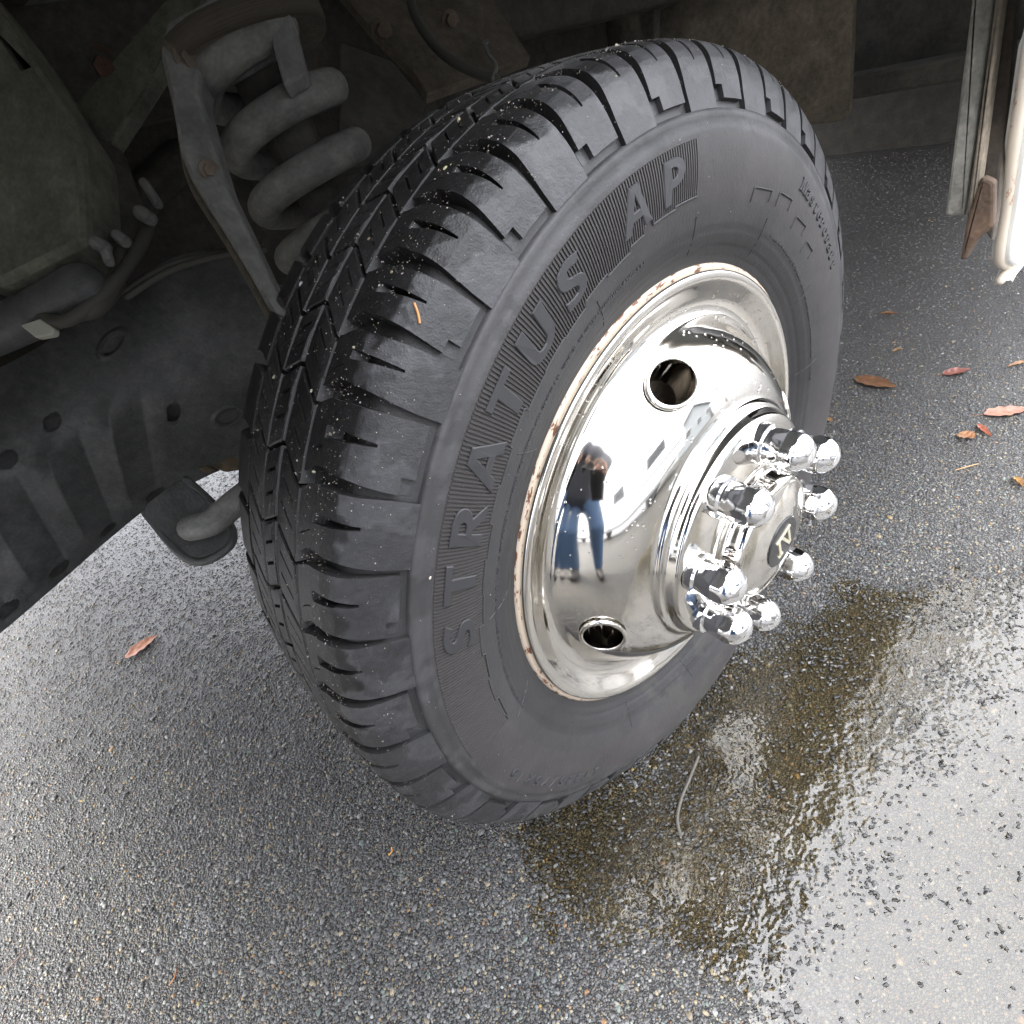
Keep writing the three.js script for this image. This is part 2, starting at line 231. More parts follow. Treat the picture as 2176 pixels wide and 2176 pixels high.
// a block: grid between two edges in angle, with a relief, and skirts down to the groove floor
function block(phi0, e1, e2, sL, tL, hf, side, cf, warp = (s, t) => t) {
  const P = [], C = [], U = [], I = [], ns = sL.length, nt = tL.length;
  const put = (s, t, h) => { const a = e1(s), b = e2(s), phi = phi0 + lerp(a, b, warp(s, t)) / RF; const p = onTyre(phi, s, h, side); P.push(...p); C.push(...cf(p, s)); U.push(phi * RF / .12, s / .12); return P.length / 3 - 1; };
  for (const s of sL) for (const t of tL) put(s, t, hf(s, t));
  for (let i = 0; i < ns - 1; i++) for (let j = 0; j < nt - 1; j++) { const a = i * nt + j, b = a + nt; side > 0 ? I.push(a, b, a + 1, a + 1, b, b + 1) : I.push(a, a + 1, b, b, a + 1, b + 1); }
  const loop = []; for (let j = 0; j < nt; j++) loop.push([0, j]); for (let i = 1; i < ns; i++) loop.push([i, nt - 1]); for (let j = nt - 2; j >= 0; j--) loop.push([ns - 1, j]); for (let i = ns - 2; i >= 0; i--) loop.push([i, 0]);
  const base = [], lo = []; for (const [i, j] of loop) { base.push(put(sL[i], tL[j], hf(sL[i], tL[j]))); lo.push(put(sL[i], tL[j], -depthAt(sL[i]) - .0015)); for (const q of [base[base.length - 1], lo[lo.length - 1]]) for (let w = 0; w < 3; w++) C[q * 3 + w] = .022; }
  for (let k = 0; k < loop.length - 1; k++) side > 0 ? I.push(base[k], base[k + 1], lo[k], lo[k], base[k + 1], lo[k + 1]) : I.push(base[k], lo[k], base[k + 1], lo[k], lo[k + 1], base[k + 1]);
  const g = new THREE.BufferGeometry(); g.setAttribute('position', new THREE.Float32BufferAttribute(P, 3)); g.setAttribute('color', new THREE.Float32BufferAttribute(C, 3)); g.setAttribute('uv', new THREE.Float32BufferAttribute(U, 2)); g.setIndex(I);
  return toCreasedNormals(g.toNonIndexed(), .6);
}
{
  // two pitch lengths round the tyre, 54 blocks to a row
  const NB = 54, PH = [139.5 * D + SP]; for (let k = 0; k < NB; k++) PH.push(PH[k] + (k < 16 ? 7.9 : (360 - 126.4) / 38) * D);
  const lins = (a, b, n, extra = []) => { const r = []; for (let i = 0; i <= n; i++) r.push(lerp(a, b, i / n)); for (const e of extra) r.push(e); return [...new Set(r)].sort((p, q) => p - q); };
  const sIn = sAtZ(.0442);
  const dry = (p, s) => { // wet black where the tread is damp, dried grey patches with ragged outlines over the shoulder
    const n = nz(p[0] * 38, p[1] * 38, p[2] * 38) * .022 + nz(p[0] * 110, p[1] * 110, p[2] * 110) * .012 + nz(p[0] * 12, p[1] * 12, p[2] * 12) * .026;
    const m = sstep(-.0018, .0018, s + n - .084), st = sstep(.02, .06, nz(p[0] * 26 + 5, p[1] * 26, p[2] * 26) + .5 * nz(p[0] * 90, p[1] * 90, p[2] * 90)), v = 1 + .3 * nz(p[0] * 60, p[1] * 60, p[2] * 60) + .35 * nz(p[0] * 260, p[1] * 260, p[2] * 260); const a = lerp(.0045, lerp(.026, .041, st), m) * v; return [a, a, a * lerp(1.02, 1.05, m)]; };
  const wetTop = (p, s) => { const v = 1 + .5 * nz(p[0] * 55, p[1] * 55, p[2] * 55), lowd = sstep(.0, .3, nz(p[0] * 14, p[1] * 14, p[2] * 14)); const a = (.0045 + .008 * lowd) * v; return [a, a, a]; };
  for (const side of [1, -1]) for (let k = 0; k < NB; k++) {
    const phi = PH[k], pitch = (PH[k + 1] - PH[k]) * RF, padded = k % 2 === 0;
    const sw = s => .0060 * sstep(sIn + .015, sIn, s) + .0010 * sstep(sIn + .012, SEND, s); // the groove's bend
    const gp = s => lerp(.0048, .0020, sstep(.074, SEND - .01, s)) + .0008 * sstep(sIn + .03, sIn + .018, s) * sstep(sIn + .004, sIn + .014, s), wob = .0010 * nz(k * 3.1, side, 2);
    const e1 = s => sw(s) + gp(s) + wob, e2 = s => sw(s) + pitch - gp(s);
    const sEnd = padded ? SEND - .0056 : SEND + .0004, sa = .060 + .004 * nz(k, 5, 1), sb = sa + .034 + .003 * nz(k, 8, 1);
    const warp = (s, t) => { const w = lerp(.105, .024, clamp((s - sa) / (sb - sa))), c = .48 - .05 * clamp((s - sa) / (sb - sa)); return t < .42 ? t / .42 * (c - w) : t > .54 ? lerp(c + w, 1, (t - .54) / .46) : lerp(c - w, c + w, (t - .42) / .12); };
    const hf = (s, t) => { let h = .0002; if (padded && t > .80 && s > sEnd - .0080) h = -depthAt(s) * .92; // stepped corner of the pad
      if (s > sa && s < sb && t > .425 && t < .535) h = -Math.min(.0085, depthAt(s) * 1.4) * sstep(sa, sa + .006, s) * lerp(1, .7, (s - sa) / (sb - sa));
      if (s < sIn + .014 && s > sIn + .004 && (Math.abs(t - .3) < .012 || Math.abs(t - .68) < .012)) h -= .003; return h; };
    const near = side > 0, sL = near ? lins(sIn, sEnd, 40, padded ? [sEnd - .0081, sEnd - .0079, sa - .0002, sa + .0002, sb - .0002, sb + .0002] : [sa - .0002, sa + .0002, sb - .0002, sb + .0002]) : lins(sIn, sEnd, 8), tL = near ? lins(0, 1, 16, [.795, .805, .287, .313, .667, .693, .42, .43, .53, .54]) : [0, .5, 1];
    mesh('tread_block', block(phi, e1, e2, sL, tL, near ? hf : () => .0002, side, near ? dry : wetTop, near ? warp : undefined), M.tread, tyre);
  }
  // three rows between the shoulders, chevron-ended, each block with thin slanting sipes
  const rows = [[-.0398, -.0140, .72, -.0097], [-.0098, .0090, -.50, -.0050], [.0132, .0398, .72, -.0003]];
  rows.forEach(([z0, z1, sl, off], ri) => { for (let k = 0; k < NB; k++) {
    const phi = PH[k] + (off + .0035) / RF, pitch = (PH[k + 1] - PH[k]) * RF, zc = (z0 + z1) / 2, P = [], C = [], U = [], I = [];
    const tL = [0, .025, .26, .277, .303, .32, .5, .60, .617, .643, .66, .975, 1], vL = [0, .04, .18, .2, .5, .8, .82, .96, 1];
    const put = (v, t, h) => { const z = lerp(z0, z1, v) + .0010 * nz(k * 2.3 + t * 3, ri, v * 2), a = t * (pitch - .0034) + .0017 + sl * (z - zc); const ph = phi + a / RF, s = sAtZ(Math.abs(z)) ?? 0, p = onTyre(ph, s, h, Math.sign(z) || 1); P.push(...p); C.push(...wetTop(p, s)); U.push(ph * RF / .12, z / .12); return P.length / 3 - 1; };
    const hf = (v, t) => { let h = .0002; if (v === 0 || v === 1 || t === 0 || t === 1) h -= .0007; if (v > .19 && v < .81 && ((t > .27 && t < .31) || (t > .61 && t < .65))) h -= .004; return h; };
    for (const v of vL) for (const t of tL) put(v, t, hf(v, t)); const nt = tL.length, ns = vL.length;
    for (let i = 0; i < ns - 1; i++) for (let j = 0; j < nt - 1; j++) { const a = i * nt + j, b = a + nt; I.push(a, b, a + 1, a + 1, b, b + 1); }
    const loop = []; for (let j = 0; j < nt; j++) loop.push([0, j]); for (let i = 1; i < ns; i++) loop.push([i, nt - 1]); for (let j = nt - 2; j >= 0; j--) loop.push([ns - 1, j]); for (let i = ns - 2; i >= 0; i--) loop.push([i, 0]);
    const b0 = [], b1 = []; for (const [i, j] of loop) { b0.push(put(vL[i], tL[j], hf(vL[i], tL[j]))); b1.push(put(vL[i], tL[j], -.0102)); if (i === 0 || i === ns - 1) for (const w of [b0[b0.length - 1], b1[b1.length - 1]]) for (let e = 0; e < 3; e++) C[w * 3 + e] = .085; }
    for (let q = 0; q < loop.length - 1; q++) I.push(b0[q], b0[q + 1], b1[q], b1[q], b0[q + 1], b1[q + 1]);
    const g = new THREE.BufferGeometry(); g.setAttribute('position', new THREE.Float32BufferAttribute(P, 3)); g.setAttribute('color', new THREE.Float32BufferAttribute(C, 3)); g.setAttribute('uv', new THREE.Float32BufferAttribute(U, 2)); g.setIndex(I);
    mesh('tread_block', toCreasedNormals(g.toNonIndexed(), .6), M.tread, tyre);
  } });
}
{ // fan of fine radial ridges behind the lettering, with a stepped inner border
  const a0 = 90 + SP / D, a1 = 190 + SP / D, N = 200, P = [], I = [], inner = a => { const k = Math.floor((a - a0) / 5.5); return [.2645, .2632, .2672, .2645, .2662, .2628][k % 6] + (a < 100 ? .006 : 0); };
  const ring = []; for (let i = 0; i < N; i++) { const a = lerp(a0, a1, i / N), w = (a1 - a0) / N; for (const [o, h] of [[0, .0001], [.08, .0010], [.50, .0010], [.58, .0001]]) ring.push([a + o * w, h, inner(a + .5 * w)]); }
  const nr = 6; for (const [a, h, ri] of ring) for (let j = 0; j <= nr; j++) { const r = lerp(ri, .3035, [0, .015, .25, .5, .75, .985, 1][j]), e = j === 0 || j === nr ? .0001 : h; P.push(...onTyre(a * D, sAtR(r), e)); }
  for (let i = 0; i < ring.length - 1; i++) for (let j = 0; j < nr; j++) { const a = i * (nr + 1) + j, b = a + nr + 1; I.push(a, a + 1, b, b, a + 1, b + 1); }
  let g = new THREE.BufferGeometry(); g.setAttribute('position', new THREE.Float32BufferAttribute(P, 3)); g.setIndex(I); g = toCreasedNormals(g.toNonIndexed(), .35);
  const m = mesh('sidewall_ridges', g, new THREE.MeshPhysicalMaterial({ color: lin(.036, .033, .032), roughness: .6 }), tyre); m.userData.kind = 'stuff'; m.userData.label = 'band of fine radial ridges behind the raised lettering';
  // raised border line along the steps
  const bp = []; for (let a = a0; a <= a1; a += .25) bp.push(onTyre(a * D, sAtR(inner(a) - .0008), .0004)); 
  mesh('sidewall_border', new THREE.TubeGeometry(new THREE.CatmullRomCurve3(bp.map(p => V3(p)), false, 'centripetal'), 800, .0008, 5), M.letter, tyre);
}
const font = await new FontLoader().loadAsync('fonts/droid/droid_sans_bold.typeface.json');
const fontI = await new FontLoader().loadAsync('fonts/droid/droid_serif_regular.typeface.json');
function letter(ch, f, ang, rBase, hgt, wide, depth, up = 1, slant = 0, mat = M.letter) {
  const g = new TextGeometry(ch, { font: f, size: hgt, depth, curveSegments: 4, bevelEnabled: true, bevelThickness: depth * .4, bevelSize: depth * .35, bevelSegments: 1 }); g.computeBoundingBox(); const b = g.boundingBox, cx = (b.min.x + b.max.x) / 2, p = g.attributes.position;
  for (let i = 0; i < p.count; i++) { const x = (p.getX(i) - cx) * wide + slant * p.getY(i), y = p.getY(i), r = rBase + up * y, a = ang * D + SP - up * x / (rBase + up * hgt / 2); const q = onTyre(a, sAtR(clamp(r, .214, .315)), p.getZ(i)); p.setXYZ(i, ...q); }
  g.deleteAttribute('uv'); g.computeVertexNormals(); return mesh('raised_letter', g, mat, tyre);
}
[...'STRATUS'].forEach((c, i) => letter(c, font, 166.4 - i * 8.03, .2722, .0245, 1.5, .0014, 1, .10));
letter('A', font, 104.4, .2735, .0245, 1.35, .0014, 1, .10); letter('P', font, 96.0, .2735, .0245, 1.35, .0014, 1, .10);
[...'Mastercraft'].forEach((c, i) => letter(c, fontI, 56.5 - i * 2.35, .2885, .0105, 1.05, .0009, 1, .25));
[...'LT225/75R16'].forEach((c, i) => letter(c, font, -150.5 + 22 - (10 - i) * -2.9 - 29 * 1 , .288, .010, 1.15, .001, 1, .1));
{ // block outlines and wear bars moulded low on the wall
  for (const [a, r, w] of [[70, .262, 6], [61, .266, 5], [52, .262, 5], [44, .258, 4]]) { const pts = []; for (const [da, dr] of [[0, 0], [0, .010], [w, .012], [w, .004]]) pts.push(onTyre((a - da) * D, sAtR(r + dr), .0004)); mesh('sidewall_border', new THREE.TubeGeometry(new THREE.CatmullRomCurve3(pts.map(p => V3(p)), false, 'catmullrom', .05), 40, .0007, 5), M.letter, tyre); }
  for (let i = 0; i < 14; i++) { const a = 8 + i * 25.7 + 4 * nz(i, 1, 2); const pts = [0, .5, 1].map(t => onTyre((a + t * 1.6) * D, sAtR(lerp(.228, .256, t)), .0002)); mesh('vent_line', new THREE.TubeGeometry(new THREE.CatmullRomCurve3(pts.map(p => V3(p))), 12, .0006, 5), M.letter, tyre); }
  // moulded rows of tiny illegible marks round the bead
  const R = rng(3), gs = []; for (let a = 100; a < 190; a += .42) { if (R() < .18) continue; const b = new THREE.BoxGeometry(.0011, .0012 + .0022 * R(), .0008); const ph = a * D, p = onTyre(ph, sAtR(.2475), .0003); b.rotateZ(ph + PI / 2 + (R() - .5)); b.translate(...p); gs.push(b); } for (let a = 5; a < 60; a += .5) { if (R() < .3) continue; const b = new THREE.BoxGeometry(.0011, .0012 + .0022 * R(), .0008); const ph = a * D, p = onTyre(ph, sAtR(.2475), .0003); b.rotateZ(ph + PI / 2 + (R() - .5)); b.translate(...p); gs.push(b); }
  const m = mesh('fine_moulding', mergeGeometries(gs), M.letter, tyre); m.userData.kind = 'stuff'; m.userData.label = 'fine worn moulding round the bead';
}
{ // grit picked up by the damp tread
  const R = rng(21), N = 15000, im = new THREE.InstancedMesh(new THREE.IcosahedronGeometry(1, 0), new THREE.MeshStandardMaterial({ roughness: .6 }), N); im.name = 'tread_grit'; im.userData = { kind: 'stuff', label: 'specks of pale grit stuck to the tread' };
  const m4 = new THREE.Matrix4(), c = new THREE.Color(), q = new THREE.Quaternion(); for (let i = 0; i < N; i++) { const k = R(), s = k < .80 ? R() * .078 : k < .97 ? .06 + R() * .05 : .09 + R() * .1, side = s < .05 && R() < .5 ? -1 : 1, a = (60 + 190 * R()) * D, r = (.00016 + .00026 * R() * R()) * (nz(a * 40, s * 300, side) > -.1 ? 1 : .35) * (R() < .015 ? 3 : 1); const v = R(), g = .12 + .42 * v * v; c.setRGB(g, g * (.8 + .2 * R()), g * (.55 + .45 * R())); const p = onTyre(a, s, r * .3, side); q.set(R(), R(), R(), R()).normalize(); m4.compose(V3(p), q, V3(r, r * .7, r * (1 + R()))); im.setMatrixAt(i, m4); im.setColorAt(i, c); }
  tyre.add(im);
}
// ---- steel rim flange and brake parts
function latheZ(p, seg = 160) { const g = lathe(p, seg); g.rotateX(PI / 2); g.scale(1, 1, 1); return g; } // axis along z: y of profile -> z
{
  const fl = []; for (let i = 0; i <= 16; i++) { const t = i / 16 * PI * 1.15 - .35; fl.push([.2125 + .0062 * Math.cos(t) , .0825 + .0062 * Math.sin(t)]); }
  const pr = [[.2015, -.09], [.2015, .060], [.205, .074], ...[[.2175, .0785], [.2192, .0825], [.2185, .0865], [.2160, .0885], [.2130, .0885], [.2105, .086], [.209, .080]]];
  const g = latheZ(pr, 220), u = g.attributes.uv; for (let i = 0; i < u.count; i++) u.setXY(i, u.getX(i) * 7, u.getY(i) * .5); g.computeVertexNormals();
  const m = mesh('wheel_rim', g, M.rim, truck); m.position.set(...wheelPos); m.userData.label = 'steel rim edge with flaking rust';
  const d = mesh('brake_drum', latheZ([[.06, .060], [.10, .062], [.125, .072], [.150, .074], [.172, .062], [.188, .050], [.198, .035], [.200, -.05], [.12, -.08], [.06, -.08]], 96), steel(.30, .25, .21, .75), truck); d.position.set(...wheelPos);
}
// ---- chrome wheel cover
const coverPts = [[.2130, .0868], [.2136, .0900], [.2125, .0924], [.2095, .0932], [.2055, .0925], [.2010, .0898], [.1960, .0865], [.1905, .0834], [.1850, .0819], [.1802, .0821], [.1760, .0846], [.1708, .0912], [.1652, .0990], [.1588, .1073], [.1505, .1165], [.1405, .1253], [.1300, .1320], [.1215, .1359], [.1165, .1378], [.1142, .1395], [.1128, .1420], [.1112, .1440], [.1094, .1450], [.1078, .1464], [.1066, .1496], [.1056, .1535], [.1040, .1562], [.1015, .1578], [.0960, .1596], [.0820, .1630], [.0680, .1655]];
const coverC = new THREE.CatmullRomCurve3(coverPts.map(([r, z]) => new THREE.Vector3(r, z, 0)), false, 'centripetal');
function coverAt(r) { let best = null; for (let i = 0; i <= 400; i++) { const v = coverC.getPoint(i / 400); if (!best || Math.abs(v.x - r) < Math.abs(best[0].x - r)) best = [v, coverC.getTangent(i / 400)]; } const t = best[1]; return [best[0].y, t.y, -t.x]; } // z, nr, nz
let cover; const holeAng = 105.5 * D + SP, holeR = .1555;
{
  const outer = coverC.getPoints(200).map(v => [v.x, v.y]), inner = [...outer].reverse().map(([r, z]) => [r - .0012, z - .0016]);
  const g = latheZ([...outer, ...inner, outer[0]].map(p => [p[0], p[1]]), 240);
  let b = new Brush(g); b.updateMatrixWorld(); const ev = new Evaluator(); ev.useGroups = false;
  const [hz, hnr, hnz] = coverAt(holeR);
  const mats = []; for (let k = 0; k < 4; k++) { const a = holeAng + k * PI / 2; const n = V3(hnr * Math.cos(a), hnr * Math.sin(a), hnz), tan = V3(-Math.sin(a), Math.cos(a), 0), up = n.clone().cross(tan); const m = new THREE.Matrix4().makeBasis(tan, n, up.negate()).setPosition(holeR * Math.cos(a), holeR * Math.sin(a), hz); mats.push(m);
    const c = new THREE.CylinderGeometry(1, 1, .06, 40); c.scale(.0212, 1, .0172); c.applyMatrix4(m); const cb = new Brush(c); cb.updateMatrixWorld(); b = ev.evaluate(b, cb, SUBTRACTION); b.updateMatrixWorld(); }
  cover = mesh('wheel_cover', b.geometry, M.chrome, truck); cover.position.set(...wheelPos); cover.userData.label = 'polished chrome wheel cover with hand holes and lug covers';
  for (const m of mats) { const pr = []; for (let i = 0; i <= 10; i++) { const t = -PI * .15 + i / 10 * PI * 1.0; pr.push([1.10 - .0 + .12 * Math.cos(t), .0008 + .0022 * Math.sin(t)]); } pr.push([.98, -.004], [.965, -.03]); const c = lathe(pr, 48); c.scale(.0212, 1, .0172); c.applyMatrix4(m); c.computeVertexNormals(); mesh('hand_hole_collar', c, M.chrome, cover); }
  // centre cap with black badge
  const cap = [[.0700, .1640], [.0690, .1668], [.0640, .1672], [.0612, .1676], [.0600, .1690], [.0578, .1790], [.0560, .1828], [.0540, .1842], [.0525, .1838], [.0505, .1846], [.0400, .1880], [.0270, .1902], [.0245, .1906], [.0, .1910]];
  const cc = new THREE.CatmullRomCurve3(cap.map(([r, z]) => new THREE.Vector3(r, z, 0)), false, 'centripetal'); mesh('centre_cap', latheZ(cc.getPoints(90).map(v => [Math.max(0, v.x), v.y]), 120), M.chrome, cover);
  mesh('badge_disc', latheZ([[.0238, .1898], [.0238, .1914], [.0230, .1920], [.0, .1926]], 64), new THREE.MeshPhysicalMaterial({ color: lin(.012, .012, .013), roughness: .22 }), cover).userData.label = 'black round badge with pale emblem';
  const gold = new THREE.MeshPhysicalMaterial({ color: lin(.6, .56, .42), roughness: .3, metalness: .5 }), em = []; const bar = (pts) => { const s = new THREE.Shape(pts.map(p => new THREE.Vector2(p[0], p[1]))); const g = new THREE.ExtrudeGeometry(s, { depth: .0012, bevelEnabled: false }); g.translate(0, 0, .1921); em.push(g); };
  bar([[-.0105, -.0115], [-.0035, -.0115], [-.0035, -.0095], [-.0055, -.0095], [-.0055, .0090], [-.0085, .0090], [-.0085, -.0095], [-.0105, -.0095]]); bar([[-.0105, .0092], [.0125, .0092], [.0125, .0115], [-.0105, .0115]]); bar([[-.0030, .0090], [.0002, .0090], [.0100, -.0115], [.0068, -.0115]]); bar([[.0075, -.0060], [.0105, -.0115], [.0105, .0090], [.0075, .0090]]);
  const eg = mergeGeometries(em); eg.rotateZ(20 * D + SP); mesh('badge_emblem', eg, gold, cover);
}
{ // lug nut covers: six flats running out into a dome
  const P = [], I = [], nh = 46, na = 96, Rn = .0192, Ld = .0420; // axis along z, base at 0
  const rad = z => z < .0030 ? .0198 : z < .0044 ? .0198 - .0026 * sstep(.0030, .0044, z) : z < .0062 ? .0166 : z < Ld - .0185 ? .0166 + .0020 * Math.sin((z - .0062) / (Ld - .0185 - .0062) * PI / 2) : Math.sqrt(Math.max(0, 1 - ((z - (Ld - .0185)) / .0185) ** 2)) * .0186;
  const zs = [-.004, .0018, .0029, .0031, .0038, .0044, .0062]; for (let i = 1; i <= nh; i++) zs.push(.0062 + (Ld - .0062) * Math.sin(i / nh * PI / 2));
  for (const z of zs) for (let j = 0; j <= na; j++) { const a = j / na * 2 * PI; let r = rad(z); if (z > .0062) { const m = ((a % (PI / 3)) + PI / 3) % (PI / 3) - PI / 6; r = Math.min(r, .0173 / Math.cos(m)); } P.push(r * Math.cos(a), r * Math.sin(a), z); }
  for (let i = 0; i < zs.length - 1; i++) for (let j = 0; j < na; j++) { const a = i * (na + 1) + j, b = a + na + 1; I.push(a, a + 1, b, b, a + 1, b + 1); }
  let g = new THREE.BufferGeometry(); g.setAttribute('position', new THREE.Float32BufferAttribute(P, 3)); g.setIndex(I); g = toCreasedNormals(g.toNonIndexed(), .32);
  for (let k = 0; k < 8; k++) { const a = 1.3816 + k * PI / 4, m = mesh('lug_nut_cover', g, M.nut, cover); m.position.set(.084 * Math.cos(a), .084 * Math.sin(a), .1625); m.rotation.z = a + .15 + k * .35; m.scale.set(.9, .9, .95); }
}
{ // rain drops on the chrome
  const R = rng(41), N = 240, g = new THREE.SphereGeometry(1, 10, 6, 0, 2 * PI, 0, PI / 2), im = new THREE.InstancedMesh(g, new THREE.MeshPhysicalMaterial({ color: 0xffffff, transmission: 1, thickness: .002, ior: 1.33, roughness: .02 }), N); im.name = 'rain_drops'; im.userData = { kind: 'stuff', label: 'small rain drops standing on the chrome' };
  const m4 = new THREE.Matrix4(), q = new THREE.Quaternion(); for (let i = 0; i < N; i++) { let r, a; do { r = .118 + .09 * R(); a = (20 + 150 * R()) * D; } while (nz(r * 60, a * 3, 4) < -.05 && R() < .85); let ok = true; for (let k = 0; k < 4; k++) { const h = holeAng + k * PI / 2; if (Math.hypot((r - holeR), r * Math.sin(a - h)) < .028 && Math.cos(a - h) > 0) ok = false; } const [z, nr, nz_] = coverAt(r), l = Math.hypot(nr, nz_), rr = ok ? .0006 + .0010 * R() * R() : .00001; q.setFromUnitVectors(V3(0, 1, 0), V3(nr / l * Math.cos(a), nr / l * Math.sin(a), nz_ / l)); m4.compose(V3(r * Math.cos(a), r * Math.sin(a), z), q, V3(rr, rr * .55, rr * (1 + .5 * R()))); im.setMatrixAt(i, m4); }
  cover.add(im);
}
// ---- suspension and chassis seen in the wheel well
const part = (name, geo, mat, label) => { const m = mesh(name, geo.userData.ownUV ? geo : xyzUV(geo, .35), mat, truck); if (label) m.userData.label = label; return m; };
{ // coil spring
  const c = V3([-0.0287,0.6961,-0.3865]), ax = V3([-0.0912,0.6031,-0.2562]).sub(V3([-0.0234,0.8074,-0.4441])).normalize().negate(), vd = c.clone().sub(camera.position).normalize(), _t = ax.addScaledVector(vd, .09 - ax.dot(vd)).normalize(), ux = V3(0, 0, 1).cross(ax).normalize(), uz = ax.clone().cross(ux), pts = [];
  const turns = 4.6, pit = .057, Rs = .0665; for (let i = 0; i <= 220; i++) { const t = i / 220 * 4.1, a = t * 2 * PI + 1.1; pts.push(c.clone().addScaledVector(ax, (t - turns * .5) * pit).addScaledVector(ux, Rs * Math.cos(a)).addScaledVector(uz, Rs * Math.sin(a)).toArray()); }
  part('coil_spring', tube(pts, .0172, 260, 16), M.spring, 'thick grey coil spring beside the tyre');
  const bump = new THREE.CylinderGeometry(.034, .026, .16, 24); part('bump_stop', orient(bump, ax.toArray(), c.clone().addScaledVector(ax, .03).toArray()), M.dark);
  const seat = lathe([[0, -.014], [.085, -.014], [.088, -.006], [.088, .008], [.07, .012], [0, .012]], 40); part('spring_seat', orient(seat, ax.toArray(), c.clone().addScaledVector(ax, .118).toArray()), M.brown);
}
part('suspension_arm', plate(roundPoly([[-0.0958,0.827,-0.42], [-0.1182,0.8012,-0.4119], [-0.1386,0.7604,-0.3819], [-0.1625,0.718,-0.3528], [-0.1705,0.6974,-0.3324], [-0.1762,0.6568,-0.2928], [-0.1829,0.6168,-0.2544], [-0.1931,0.5685,-0.2111], [-0.1792,0.5681,-0.2015], [-0.1696,0.6127,-0.242], [-0.156,0.6604,-0.2827], [-0.1467,0.6921,-0.312], [-0.1276,0.7348,-0.3446], [-0.1125,0.765,-0.3687], [-0.0985,0.7783,-0.3786], [-0.037,0.7901,-0.3559], [-0.012,0.795,-0.3512], [0.0322,0.851,-0.3863], [-0.0071,0.8533,-0.3995], [-0.0629,0.8311,-0.4093]], .008), .022, .005), M.arm, 'grey bent steel arm in front of the coil spring');
part('arm_flange', tube([[-0.1138,0.7992,-0.4297], [-0.1336,0.7596,-0.4003], [-0.1574,0.7179,-0.3716], [-0.1662,0.6964,-0.351], [-0.1723,0.6543,-0.3104], [-0.1795,0.6133,-0.2714], [-0.1897,0.5641,-0.2272]], .006, 60, 8), M.brown);
part('spring_strap', plate(roundPoly([[-0.0296,0.8141,-0.3425], [-0.0108,0.8083,-0.3249], [-0.0348,0.7596,-0.2902], [-0.0575,0.7538,-0.3001]], .004), .012, .003), M.arm);
part('frame_bracket', plate(roundPoly([[-0.1275,1.016,-0.9655], [0.1325,0.9361,-0.723], [-0.153,0.7566,-0.6934], [-0.1472,0.9286,-0.8715]], .008), .016, .004), M.frame, 'olive grey triangular frame plate with a bolt');
{ const b = V3([-0.0946,0.8594,-0.7532]), n = V3(-.1, -.2, 1).normalize(), g = mergeGeometries([orient(new THREE.CylinderGeometry(.024, .026, .008, 32), n.toArray(), b.toArray()), orient(new THREE.CylinderGeometry(.013, .0135, .018, 6), n.toArray(), b.clone().addScaledVector(n, .008).toArray())].map(g => g.toNonIndexed())); part('frame_bolt', g, steel(.10, .055, .04, .85), 'rust-brown bolt head'); }
part('frame_box', plate(roundPoly([[-0.1991,1.0093,-0.858], [-0.1627,0.9152,-0.7507], [-0.1826,0.7584,-0.5955], [-0.2504,0.6605,-0.5239], [-0.3518,0.6444,-0.5618], [-0.4132,0.6998,-0.6662]], .014), .05, .008, [roundPoly([[-0.2802,0.7872,-0.6854], [-0.2665,0.7904,-0.6792], [-0.2703,0.7556,-0.651], [-0.2861,0.7493,-0.6559]], .006), roundPoly([[-0.1847,0.9042,-0.7511], [-0.172,0.9073,-0.7454], [-0.1786,0.8356,-0.676], [-0.1909,0.8331,-0.6818]], .002)]), M.frame, 'olive grey box plate with slots');
part('frame_gusset', plate(roundPoly([[-0.1694,0.7791,-0.6646], [-0.1496,0.7511,-0.6565], [-0.1758,0.6782,-0.6094], [-0.2083,0.6545,-0.5801], [-0.2565,0.6503,-0.5785]], .01), .02, .004), M.dark);
part('frame_tube', tube([[-0.4638,0.6117,-0.6218], [-0.355,0.6258,-0.5475], [-0.2933,0.6402,-0.5044]], .0255, 40, 20), M.blackSteel);
part('rail_light_block', bx(2.6, .14, .07, .2, .86, -.78), M.dark);  // added rail-like box, blocks light coming through from the far side
part('engine_light_block', bx(2.2, .72, .5, .1, .80, -1.12), M.dark);  // added unseen bulk in the engine's place, keeps far-side daylight out
part('cross_tube', tube([[-0.367,0.7029,-0.847], [-0.182,0.6866,-0.8593], [-0.0201,0.7428,-0.8764]], .03, 30, 16), M.dark);
